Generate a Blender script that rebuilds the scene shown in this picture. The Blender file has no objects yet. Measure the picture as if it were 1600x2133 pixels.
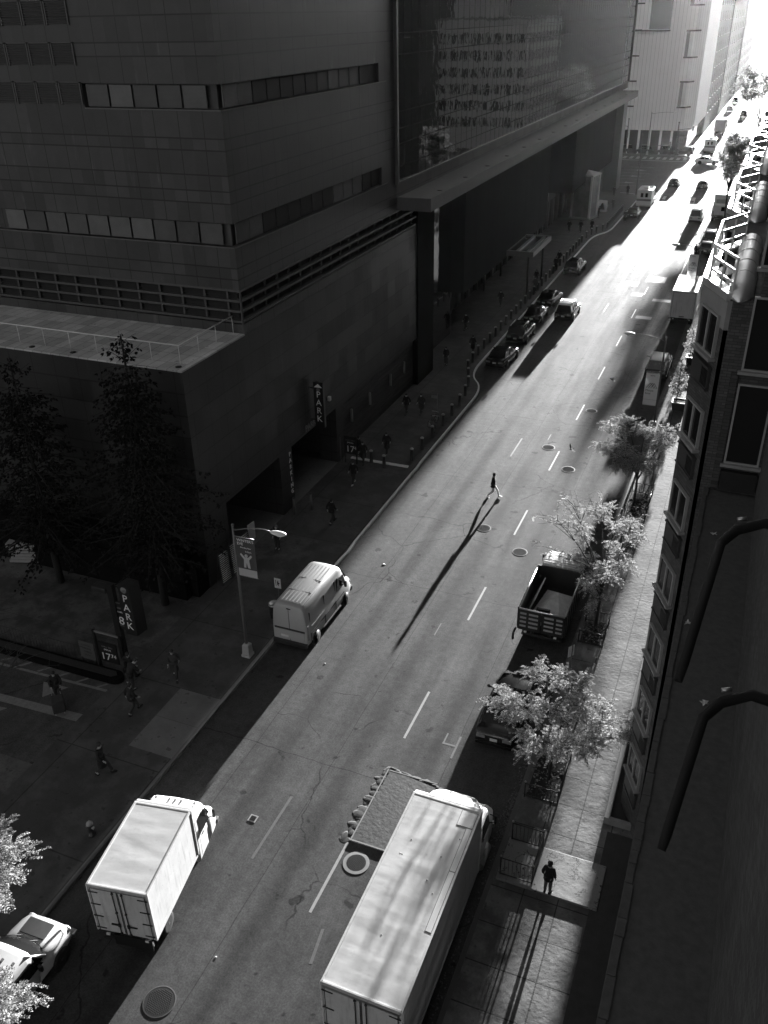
import bpy, bmesh, math, random
from mathutils import Vector, Matrix
D = bpy.data; C = bpy.context; S = C.scene; COL = S.collection
R = math.radians; PI = math.pi
random.seed(7)

# ------------------------------------------------------------------ camera
cam = D.cameras.new("camera"); cam.sensor_fit = 'HORIZONTAL'; cam.sensor_width = 36.0
cam.lens = 36.0 * 1830.5 / 1600.0; cam.clip_start = 0.1; cam.clip_end = 6000
camo = D.objects.new("camera", cam); COL.objects.link(camo)
M3 = ((0.924938, 0.172347, -0.338802), (0.379678, -0.461789, 0.801621), (-0.018298, -0.870085, -0.492562))
camo.matrix_world = Matrix(((M3[0][0], -M3[0][1], -M3[0][2], 0), (M3[1][0], -M3[1][1], -M3[1][2], 0),
                            (M3[2][0], -M3[2][1], -M3[2][2], 28.0), (0, 0, 0, 1)))
S.camera = camo

# ------------------------------------------------------------------ light
SUN_EL = 6.0; SUN_AZ = 0.6       # degrees above the horizon, degrees to the right of the street's axis
w = D.worlds.new("World"); S.world = w; w.use_nodes = True
nt = w.node_tree; bg = nt.nodes["Background"]
sky = nt.nodes.new("ShaderNodeTexSky"); sky.sky_type = 'NISHITA'; sky.sun_disc = False
sky.sun_elevation = R(SUN_EL); sky.sun_rotation = R(SUN_AZ); sky.air_density = 1.0; sky.dust_density = 1.5
bw = nt.nodes.new("ShaderNodeRGBToBW")              # the photograph is black and white
nt.links.new(sky.outputs[0], bw.inputs[0]); nt.links.new(bw.outputs[0], bg.inputs[0])
bg.inputs[1].default_value = 0.05
sl = D.lights.new("sun", 'SUN'); sl.energy = 5.0; sl.angle = R(0.53); sl.color = (1, 1, 1)
so = D.objects.new("sun", sl); COL.objects.link(so)
so.rotation_euler = Vector((math.sin(R(SUN_AZ)) * math.cos(R(SUN_EL)), math.cos(R(SUN_AZ)) * math.cos(R(SUN_EL)), math.sin(R(SUN_EL)))).to_track_quat('Z', 'Y').to_euler()
so.location = (0, 300, 90)
S.view_settings.view_transform = 'Standard'; S.view_settings.look = 'None'
S.view_settings.exposure = 2.5; S.view_settings.gamma = 1.0
S.cycles.max_bounces = 6; S.cycles.diffuse_bounces = 3; S.cycles.glossy_bounces = 3
S.cycles.transmission_bounces = 3; S.cycles.volume_bounces = 0; S.cycles.transparent_max_bounces = 6
S.cycles.use_adaptive_sampling = True; S.cycles.adaptive_threshold = 0.02
S.cycles.caustics_reflective = False; S.cycles.caustics_refractive = False

# ------------------------------------------------------------------ materials
class NB:
    def __init__(s, name):
        s.m = D.materials.new(name); s.m.use_nodes = True; s.t = s.m.node_tree; s.t.nodes.clear()
        s.out = s.n("ShaderNodeOutputMaterial")
    def n(s, kind, **kw):
        x = s.t.nodes.new(kind)
        for k, v in kw.items(): setattr(x, k, v)
        return x
    def link(s, a, b): s.t.links.new(a, b)
    def put(s, sock, v):
        if hasattr(v, 'is_output'): s.t.links.new(v, sock)
        else: sock.default_value = v
    def math(s, op, a, b=0.0, c=0.0, clamp=False):
        x = s.n("ShaderNodeMath", operation=op, use_clamp=clamp)
        s.put(x.inputs[0], a); s.put(x.inputs[1], b); s.put(x.inputs[2], c); return x.outputs[0]
    def mix(s, f, a, b):
        x = s.n("ShaderNodeMix", data_type='FLOAT')
        s.put(x.inputs[0], f); s.put(x.inputs[2], a); s.put(x.inputs[3], b); return x.outputs[0]
    def coord(s, kind='Object'): return s.n("ShaderNodeTexCoord").outputs[kind]
    def sep(s, v):
        x = s.n("ShaderNodeSeparateXYZ"); s.link(v, x.inputs[0]); return x.outputs
    def comb(s, x_, y_, z_=0.0):
        x = s.n("ShaderNodeCombineXYZ"); s.put(x.inputs[0], x_); s.put(x.inputs[1], y_); s.put(x.inputs[2], z_); return x.outputs[0]
    def noise(s, v, scale, detail=4, rough=0.6):
        x = s.n("ShaderNodeTexNoise"); s.link(v, x.inputs['Vector'])
        x.inputs['Scale'].default_value = scale; x.inputs['Detail'].default_value = detail
        x.inputs['Roughness'].default_value = rough; return x.outputs[0]
    def smooth(s, v, lo, hi, a=0.0, b=1.0):
        x = s.n("ShaderNodeMapRange", interpolation_type='SMOOTHSTEP'); s.put(x.inputs[0], v)
        for i, q in ((1, lo), (2, hi), (3, a), (4, b)): x.inputs[i].default_value = q
        return x.outputs[0]
    def principled(s, base, rough=0.7, metal=0.0, spec=0.5, bump=None, bstr=0.3, bdist=0.02, **kw):
        p = s.n("ShaderNodeBsdfPrincipled")
        if hasattr(base, 'is_output'):
            c = s.n("ShaderNodeCombineColor")
            for i in range(3): s.link(base, c.inputs[i])
            s.link(c.outputs[0], p.inputs['Base Color'])
        else: p.inputs['Base Color'].default_value = (base, base, base, 1)
        s.put(p.inputs['Roughness'], rough); s.put(p.inputs['Metallic'], metal)
        p.inputs['Specular IOR Level'].default_value = spec
        for k, v in kw.items(): p.inputs[k.replace('_', ' ')].default_value = v
        if bump is not None:
            b = s.n("ShaderNodeBump"); b.inputs['Strength'].default_value = bstr; b.inputs['Distance'].default_value = bdist
            s.link(bump, b.inputs['Height']); s.link(b.outputs[0], p.inputs['Normal'])
        s.link(p.outputs[0], s.out.inputs['Surface']); return p

def mat(name, c, rough=0.7, metal=0.0, var=0.15, scale=4.0, bump=0.15, bscale=60.0, spec=0.5, rvar=0.1, **kw):
    b = NB(name); v = b.coord()
    n1 = b.noise(v, scale, 5); f = b.math('MULTIPLY_ADD', n1, 2 * var * c, c * (1 - var))
    base = f if var else c
    n2 = b.noise(v, bscale, 3)
    rg = b.math('MULTIPLY_ADD', n1, rvar, rough - rvar / 2) if rvar else rough
    b.principled(base, rg, metal, spec, n2 if bump else None, bump, 0.01, **kw)
    return b.m
def mat_emit(name, c, e):
    b = NB(name); b.principled(c, 0.4, Emission_Strength=e, Emission_Color=(1, 1, 1, 1)); return b.m
def mat_leaf(name, c, tr=0.45, var=0.5):
    b = NB(name)
    info = b.n("ShaderNodeNewGeometry").outputs['Random Per Island']
    f = b.math('MULTIPLY_ADD', info, 2 * var * c, c * (1 - var))
    cc = b.n("ShaderNodeCombineColor")
    for i in range(3): b.link(f, cc.inputs[i])
    d = b.n("ShaderNodeBsdfPrincipled"); b.link(cc.outputs[0], d.inputs['Base Color']); d.inputs['Roughness'].default_value = 0.7; d.inputs['Specular IOR Level'].default_value = 0.08
    t = b.n("ShaderNodeBsdfTranslucent"); b.link(cc.outputs[0], t.inputs[0])
    m = b.n("ShaderNodeMixShader"); m.inputs[0].default_value = tr
    b.link(d.outputs[0], m.inputs[1]); b.link(t.outputs[0], m.inputs[2]); b.link(m.outputs[0], b.out.inputs[0])
    return b.m

def mat_asphalt(name, c=0.075, rough=0.62, wear=True):
    b = NB(name); v = b.coord(); x, y, z = b.sep(v)
    fine = b.noise(v, 55, 3, 0.7); mid = b.noise(v, 3.0, 6, 0.65)
    lng = b.noise(b.comb(b.math('MULTIPLY', x, 1.6), b.math('MULTIPLY', y, 0.10)), 1.0, 5, 0.6)   # wheel tracks run along the street
    blot = b.noise(v, 0.35, 5, 0.6)
    gr = b.noise(v, 14, 4, 0.75); f = b.math('MULTIPLY', b.math('MULTIPLY_ADD', fine, 0.9, 0.55), b.math('MULTIPLY_ADD', gr, 1.7, 0.15))
    f = b.math('MULTIPLY', f, b.math('MULTIPLY_ADD', mid, 1.0, 0.5))
    f = b.math('MULTIPLY', f, b.math('MULTIPLY_ADD', lng, 0.6, 0.70))
    f = b.math('MULTIPLY', f, b.math('MULTIPLY_ADD', blot, 0.9, 0.55))
    f = b.math('MULTIPLY', f, c)
    rg = b.math('MULTIPLY_ADD', lng, -0.18, rough + 0.09)
    # cracks
    vo = b.n("ShaderNodeTexVoronoi", feature='DISTANCE_TO_EDGE'); 
    wv = b.n("ShaderNodeVectorMath", operation='ADD'); 
    nv = b.n("ShaderNodeTexNoise"); b.link(v, nv.inputs['Vector']); nv.inputs['Scale'].default_value = 0.8; nv.inputs['Detail'].default_value = 5
    b.link(v, wv.inputs[0]); b.link(nv.outputs['Color'], wv.inputs[1]); b.link(wv.outputs[0], vo.inputs['Vector']); vo.inputs['Scale'].default_value = 0.13
    cr = b.smooth(vo.outputs['Distance'], 0.0, 0.006, 0.45, 1.0)
    cr = b.mix(b.smooth(b.noise(v, 0.15, 2), 0.48, 0.56), 1.0, cr)
    f = b.math('MULTIPLY', f, cr)
    # oil stains: dark drips with a shape of their own
    st = b.smooth(b.noise(v, 1.1, 3, 0.5), 0.655, 0.70, 1.0, 0.5); f = b.math('MULTIPLY', f, st)
    if wear:   # drips down the middle of each lane, polished tyre tracks, cut seams
        for xc in (-15.4, -12.2, -9.1):
            dr = b.math('SUBTRACT', x, xc); dr = b.math('ADD', dr, b.math('MULTIPLY', b.math('SUBTRACT', b.noise(v, .25, 2), .5), .8))
            k = b.smooth(b.math('ABSOLUTE', dr), 0.05, 0.75, 0.70, 1.0); f = b.math('MULTIPLY', f, k)
        for q in (38.6, 63.7, 71.3, 85.2, 24.6, 52.2):
            yy = b.math('ADD', y, b.math('MULTIPLY', b.noise(v, .5, 4), .5))
            f = b.math('MULTIPLY', f, b.math('SUBTRACT', 1.0, b.math('MULTIPLY', b.math('COMPARE', yy, q, .022), .45)))
        for q in (-16.6, -12.95, -8.3):
            xx = b.math('ADD', x, b.math('MULTIPLY', b.noise(v, .3, 3), .15))
            f = b.math('MULTIPLY', f, b.math('SUBTRACT', 1.0, b.math('MULTIPLY', b.math('COMPARE', xx, q, .016), .4)))
    pr = b.principled(f, rg, 0.0, 0.3, b.math('ADD', fine, b.math('MULTIPLY', mid, 0.8)), 0.5, 0.014)
    b.link(b.math('MULTIPLY', f, 0.45 / c, clamp=True), pr.inputs['Specular IOR Level'])
    return b.m
def mat_slabs(name, c, sx, sy, line=0.02, rough=0.75, var=0.25, jd=0.35, ox=0.0, oy=0.0, bump=0.25, worn=0.0):
    """concrete flags: joints cut at a spacing of sx by sy metres"""
    b = NB(name); v = b.coord(); x, y, z = b.sep(v)
    u = b.math('DIVIDE', b.math('SUBTRACT', x, ox), sx); t = b.math('DIVIDE', b.math('SUBTRACT', y, oy), sy)
    fu = b.math('PINGPONG', u, 0.5); ft = b.math('PINGPONG', t, 0.5)
    ju = b.math('LESS_THAN', fu, line / sx); jt = b.math('LESS_THAN', ft, line / sy)
    j = b.math('MAXIMUM', ju, jt)
    wn = b.n("ShaderNodeTexWhiteNoise", noise_dimensions='2D')
    b.link(b.comb(b.math('FLOOR', u), b.math('FLOOR', t)), wn.inputs['Vector'])
    f = b.math('MULTIPLY_ADD', wn.outputs['Value'], var, 1 - var / 2)
    f = b.math('MULTIPLY', f, b.math('MULTIPLY_ADD', b.noise(v, 1.3, 6, 0.65), 0.8, 0.6))
    f = b.math('MULTIPLY', f, b.math('MULTIPLY_ADD', b.noise(v, 40, 3), 0.5, 0.75))
    f = b.math('MULTIPLY', f, b.math('SUBTRACT', 1.0, b.math('MULTIPLY', j, 1 - jd)))
    if worn: f = b.math('MULTIPLY', f, b.math('MULTIPLY', b.smooth(b.noise(v, .55, 6, .7), .42, .62, 1.0 - worn, 1.1), b.smooth(b.noise(v, 6, 4, .7), .58, .70, 1.0, 1.0 - worn * .8)))
    sp = b.smooth(b.noise(v, 2.6, 2), 0.66, 0.71, 1.0, 0.55)
    f = b.math('MULTIPLY', b.math('MULTIPLY', f, sp), c)
    h = b.math('SUBTRACT', b.math('MULTIPLY_ADD', b.noise(v, 5, 5), 0.8, 0.0), j)
    b.principled(f, rough, 0, 0.4, h, bump, 0.02)
    return b.m
def mat_clad(name, c, pw, zs, rough=0.4, var=0.3, spec=0.5, stain=True):
    """stone cladding: upright joints every pw metres, level joints at the heights zs"""
    b = NB(name); uv = b.coord('UV'); u, z, _ = b.sep(uv); v = b.coord()
    uu = b.math('DIVIDE', u, pw)
    j = b.math('LESS_THAN', b.math('PINGPONG', uu, 0.5), 0.022 / pw)
    row = 0.0
    for q in zs:
        j = b.math('MAXIMUM', j, b.math('COMPARE', z, q, 0.034))
        row = b.math('ADD', row, b.math('GREATER_THAN', z, q))
    wn = b.n("ShaderNodeTexWhiteNoise", noise_dimensions='2D')
    b.link(b.comb(b.math('FLOOR', b.math('ADD', uu, 0.5)), row), wn.inputs['Vector'])
    f = b.math('MULTIPLY_ADD', wn.outputs['Value'], var, 1 - var / 2)
    f = b.math('MULTIPLY', f, b.math('MULTIPLY_ADD', b.noise(v, 1.2, 6, 0.7), 0.7, 0.65))
    f = b.math('MULTIPLY', f, b.math('MULTIPLY_ADD', b.noise(v, 30, 3), 0.4, 0.8))
    if stain:   # pale water streaks below the window bands
        sv = b.noise(b.comb(b.math('MULTIPLY', u, 1.7), b.math('MULTIPLY', z, 0.25)), 1.0, 4)
        f = b.math('MULTIPLY', f, b.smooth(sv, 0.60, 0.78, 1.0, 2.1))
    f = b.math('MULTIPLY', f, b.math('SUBTRACT', 1.0, b.math('MULTIPLY', j, 0.86)))
    f = b.math('MULTIPLY', f, c)
    rg = b.math('MULTIPLY_ADD', wn.outputs['Value'], 0.15, rough)
    b.principled(f, rg, 0, spec, b.math('SUBTRACT', b.noise(v, 20, 4), b.math('MULTIPLY', j, 3.0)), 0.12, 0.01)
    return b.m
def mat_brick(name, c, bw=0.24, bh=0.085, mortar=0.55, rough=0.8, spec=0.3):
    b = NB(name); uv = b.coord('UV'); v = b.coord()
    br = b.n("ShaderNodeTexBrick"); b.link(uv, br.inputs['Vector'])
    br.inputs['Scale'].default_value = 1.0; br.inputs['Brick Width'].default_value = bw; br.inputs['Row Height'].default_value = bh
    br.inputs['Mortar Size'].default_value = 0.009; br.inputs['Bias'].default_value = 0.0
    br.inputs['Color1'].default_value = (0.75,) * 3 + (1,); br.inputs['Color2'].default_value = (1.3,) * 3 + (1,)
    br.inputs['Mortar'].default_value = (mortar,) * 3 + (1,)
    q = b.n("ShaderNodeRGBToBW"); b.link(br.outputs['Color'], q.inputs[0])
    f = b.math('MULTIPLY', q.outputs[0], b.math('MULTIPLY_ADD', b.noise(v, 0.9, 6, 0.65), 0.9, 0.55))
    f = b.math('MULTIPLY', b.math('MULTIPLY', f, b.math('MULTIPLY_ADD', b.noise(v, 40, 3), 0.5, 0.75)), c)
    h = b.math('SUBTRACT', b.noise(v, 60, 3), b.math('MULTIPLY', br.outputs['Fac'], 1.2))
    b.principled(f, rough, 0, spec, h, 0.4, 0.012)
    return b.m
def mat_glass(name, c=0.015, rough=0.05, wob=0.0, spec=0.5, cell=None):
    b = NB(name); v = b.coord()
    base = c
    bump = None
    if wob:
        bump = b.noise(v, 0.8, 2, 0.4)
        if cell:
            uv = b.coord('UV'); u, z, _ = b.sep(uv)
            wn = b.n("ShaderNodeTexWhiteNoise", noise_dimensions='2D')
            b.link(b.comb(b.math('FLOOR', b.math('DIVIDE', u, cell)), b.math('FLOOR', b.math('DIVIDE', z, 1.9))), wn.inputs['Vector'])
            px = b.math('MULTIPLY', b.math('SUBTRACT', wn.outputs['Value'], 0.5), b.math('MULTIPLY', u, 0.03))
            bump = b.math('ADD', b.math('MULTIPLY', bump, 0.25), px)
    b.principled(base, rough, 0, spec, bump, wob, 0.05)
    return b.m
def mat_roof(name, c):
    """thin pale truck roof sheet: sags between its bows, grime"""
    b = NB(name); v = b.coord(); x, y, z = b.sep(v)
    wave = b.noise(b.comb(b.math('MULTIPLY', x, 0.5), b.math('MULTIPLY', y, 1.5)), 1.1, 3, 0.45)
    wv2 = b.math('SINE', b.math('MULTIPLY_ADD', y, 10.5, b.math('MULTIPLY', b.noise(v, 1.1, 2), 5.0)))
    f = b.math('MULTIPLY_ADD', b.noise(v, 1.2, 6, 0.7), 0.5, 0.75)
    f = b.math('MULTIPLY', f, b.smooth(b.noise(b.comb(x, b.math('MULTIPLY', y, 0.5)), 3.0, 5, 0.7), 0.60, 0.75, 1.0, 0.75))
    f = b.math('MULTIPLY', f, c)
    h = b.math('ADD', b.math('MULTIPLY', wave, 1.0), b.math('MULTIPLY', wv2, 0.06))
    b.principled(f, 0.6, 0, 0.3, h, 0.22, 0.05)
    return b.m

M = {}
M['asphalt'] = mat_asphalt('asphalt', 0.050, 0.86, True)
M['asphalt_patch'] = mat_asphalt('asphalt_patch', 0.05, 0.72, False)
M['avenue'] = mat_asphalt('avenue_asphalt', 0.06, 0.8, False)
M['earth'] = mat('earth_ground', 0.06, 0.9, var=0.4, scale=1.5)
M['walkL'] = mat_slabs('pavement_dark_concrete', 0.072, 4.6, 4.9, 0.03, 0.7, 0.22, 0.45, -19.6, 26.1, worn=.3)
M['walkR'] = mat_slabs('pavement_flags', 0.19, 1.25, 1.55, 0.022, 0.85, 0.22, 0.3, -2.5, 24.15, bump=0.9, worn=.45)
M['slab_new'] = mat_slabs('new_concrete', 0.14, 2.35, 2.05, 0.014, 0.75, 0.1, 0.6, -21.8, 22.05)
M['plaza'] = mat_slabs('plaza_concrete', 0.10, 7.0, 7.0, 0.02, 0.75, 0.2, 0.6, worn=.5)
M['terrace'] = mat_slabs('terrace_pavers', 0.45, 0.6, 1.2, 0.02, 0.75, 0.45, 0.55)
M['kerb'] = mat('pale_kerb_glint', 0.75, 0.5, var=0.2, scale=2, bump=0.1)  # pale colour stands in for sun glint on the left kerb's steel face
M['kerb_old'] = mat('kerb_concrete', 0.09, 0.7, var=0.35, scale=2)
M['paint'] = mat('road_paint', 0.34, 0.6, var=0.35, scale=6, bump=0.3)
M['paint_worn'] = mat('worn_road_paint', 0.10, 0.6, var=0.5, scale=9, bump=0.3)
ZS = (28.19, 27.05, 26.45, 22.81, 22.26, 21.1, 20.34, 19.75, 16.5, 15.9, 29.3, 29.9, 32.2, 32.8, 34.0, 34.6)
M['stone'] = mat_clad('dark_stone_cladding', 0.046, 1.45, ZS, var=0.6)
ZP = tuple(0.9 + 1.2 * i for i in range(11))
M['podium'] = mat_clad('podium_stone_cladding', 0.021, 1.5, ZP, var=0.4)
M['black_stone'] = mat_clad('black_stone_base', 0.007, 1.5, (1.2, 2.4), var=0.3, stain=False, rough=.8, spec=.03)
M['canopy'] = mat('canopy_metal', 0.10, 0.6, var=0.3, scale=1.5)
M['dark_metal'] = mat('dark_metal', 0.035, 0.4, metal=0.3, var=0.3, scale=5)
M['mullion'] = mat('black_mullion', 0.006, 0.7, var=0.2, spec=0.1)
M['iron'] = mat('cast_iron', 0.045, 0.9, var=0.4, scale=12, spec=0.12)
M['far_window'] = mat('distant_window', 0.03, 0.6, var=0.3, spec=0.12)
M['far_sill'] = mat('distant_sill', 0.3, 0.8, spec=0.2)
M['black'] = mat('black_plastic', 0.012, 0.5, var=0.3)
M['rubber'] = mat('tyre_rubber', 0.018, 0.85, var=0.3)
M['steel'] = mat('steel', 0.5, 0.35, metal=0.9, var=0.2, scale=6)
M['grey_metal'] = mat('grey_painted_metal', 0.13, 0.45, metal=0.3, var=0.25)
M['louvre'] = mat('louvre_metal', 0.08, 0.5, metal=0.3, var=0.2)
M['white'] = mat('white_paint', 0.70, 0.4, var=0.06, scale=3, bump=0.05)
def mat_grime():
    b = NB('dirty_white_paint'); v = b.coord(); x, y, z = b.sep(v)
    st = b.noise(b.comb(b.math('MULTIPLY', x, 9.0), b.math('MULTIPLY', y, 9.0), b.math('MULTIPLY', z, 0.7)), 1.0, 5, .65)
    f = b.math('MULTIPLY', b.smooth(st, .50, .75, 1.0, .72), b.math('MULTIPLY_ADD', b.noise(v, 1.6, 6, .7), .5, .76))
    f = b.math('MULTIPLY', f, b.smooth(b.noise(v, 2.3, 5, .75), .60, .72, 1.0, .78))
    f = b.math('MULTIPLY', f, b.smooth(b.noise(v, 11, 2), .70, .74, 1.0, .6))
    b.principled(b.math('MULTIPLY', f, .58), .5, 0, .4, b.noise(v, 1.1, 2), .12, .03); return b.m
M['white_dirty'] = mat_grime()
M['truck_roof'] = mat_roof('truck_roof_sheet', 0.56)
M['silver'] = mat('silver_paint', 0.6, 0.3, metal=0.25, var=0.05, bump=0)
M['vanpaint'] = mat('grey_van_paint', 0.38, 0.4, metal=0.1, var=0.06, bump=0, rvar=0)
M['black_paint'] = mat('black_car_paint', 0.012, 0.12, var=0.05, bump=0, spec=0.6)
M['dark_paint'] = mat('dark_grey_car_paint', 0.05, 0.18, metal=0.3, var=0.05, bump=0)
M['pale_paint'] = mat('pale_car_paint', 0.6, 0.2, var=0.05, bump=0)
M['glass'] = mat_glass('window_glass', 0.012, 0.06)
def mat_blind():
    b = NB('window_with_pale_blind'); r = b.n("ShaderNodeObjectInfo").outputs['Random']; v = b.coord(); x, y, z = b.sep(v)
    f = b.math('MULTIPLY', b.math('MULTIPLY_ADD', r, .9, .55), b.math('MULTIPLY_ADD', b.noise(v, 1.1, 4), .6, .7))
    sl_ = b.math('MULTIPLY_ADD', b.math('LESS_THAN', b.math('PINGPONG', b.math('MULTIPLY', z, 18.0), .5), .12), -.35, 1.0)
    b.principled(b.math('MULTIPLY', b.math('MULTIPLY', f, sl_), .115), .25, 0, .5); return b.m
M['blind'] = mat_blind()
M['dark_glass'] = mat_glass('dark_window_glass', 0.02, 0.08, 0.25)
M['curtain_glass'] = mat_glass('curtain_wall_glass', 0.010, 0.02, 0.6, 0.7, 1.5)
M['lobby_glass'] = mat_glass('lobby_glass', 0.03, 0.05, 0.2, 0.6)
M['lens'] = mat('lamp_lens', 0.75, 0.15, var=0.05, bump=0)
M['tail'] = mat('tail_light_lens', 0.22, 0.15, var=0.1, bump=0)
M['plate'] = mat('number_plate', 0.6, 0.5, var=0.3, scale=25)
M['brick'] = mat_brick('dark_brick', 0.085)
M['brick_soldier'] = mat_brick('dark_soldier_brick', 0.06, 0.5, 0.11)
M['stucco'] = mat('gravel_roofing', 0.085, 0.9, var=0.5, scale=7, bump=1.0, bscale=22)
M['frame'] = mat('pale_window_frame', 0.34, 0.5, var=0.15)
M['sill'] = mat('stone_sill', 0.28, 0.6, var=0.25)
M['coping'] = mat('white_metal_coping', 0.9, 0.52, var=0.10, scale=1.2, metal=1.0, bump=0.05)
M['rail_white'] = mat('white_railing_paint', 0.8, 0.4, var=0.08)
M['concrete'] = mat('concrete', 0.28, 0.8, var=0.3, scale=2, bump=0.3)
M['soil'] = mat('soil', 0.02, 0.95, var=0.6, scale=12, bump=1, bscale=18)
M['wood_dark'] = mat('bark', 0.04, 0.9, var=0.4, scale=10, bump=0.6, bscale=25)
M['leaf_bright'] = mat_leaf('pale_autumn_leaves', 0.38, 0.34, 0.8)
M['leaf_mid'] = mat_leaf('mid_green_leaves', 0.22, 0.4)
M['leaf_dark'] = mat_leaf('dark_needles', 0.016, 0.15, 0.6)
M['sign_black'] = mat('black_sign_face', 0.012, 0.4, var=0.2)
M['sign_white'] = mat('white_sign_lettering', 0.75, 0.5, var=0.05, bump=0)
M['sign_grey'] = mat('grey_sign_face', 0.16, 0.5, var=0.2)
def mat_cloth(name, c):
    b = NB(name); d = b.n("ShaderNodeBsdfDiffuse"); t = b.n("ShaderNodeBsdfTranslucent"); m = b.n("ShaderNodeMixShader"); m.inputs[0].default_value = .6
    for q in (d, t): q.inputs[0].default_value = (c, c, c, 1)
    b.link(d.outputs[0], m.inputs[1]); b.link(t.outputs[0], m.inputs[2]); b.link(m.outputs[0], b.out.inputs[0]); return b.m
M['banner'] = mat_cloth('pale_banner_cloth', 0.85)
M['banner_dark'] = mat('dark_banner_print', 0.05, 0.8, var=0.3, scale=8)
M['skin'] = mat('skin', 0.38, 0.5, var=0.1, bump=0)
M['bark_black'] = mat('blackish_bark', 0.012, 0.9, var=.4, scale=10)
M['hair'] = mat('dark_hair', 0.015, 0.6, var=0.3)
M['cloth_black'] = mat('black_cloth', 0.012, 0.9, var=0.3, scale=20)
M['cloth_dark'] = mat('dark_cloth', 0.035, 0.9, var=0.3, scale=20)
M['cloth_grey'] = mat('grey_cloth', 0.12, 0.9, var=0.25, scale=20)
M['cloth_pale'] = mat('pale_cloth', 0.55, 0.9, var=0.15, scale=20)
M['shoe_white'] = mat('white_shoe', 0.75, 0.6, var=0.1)

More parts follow.
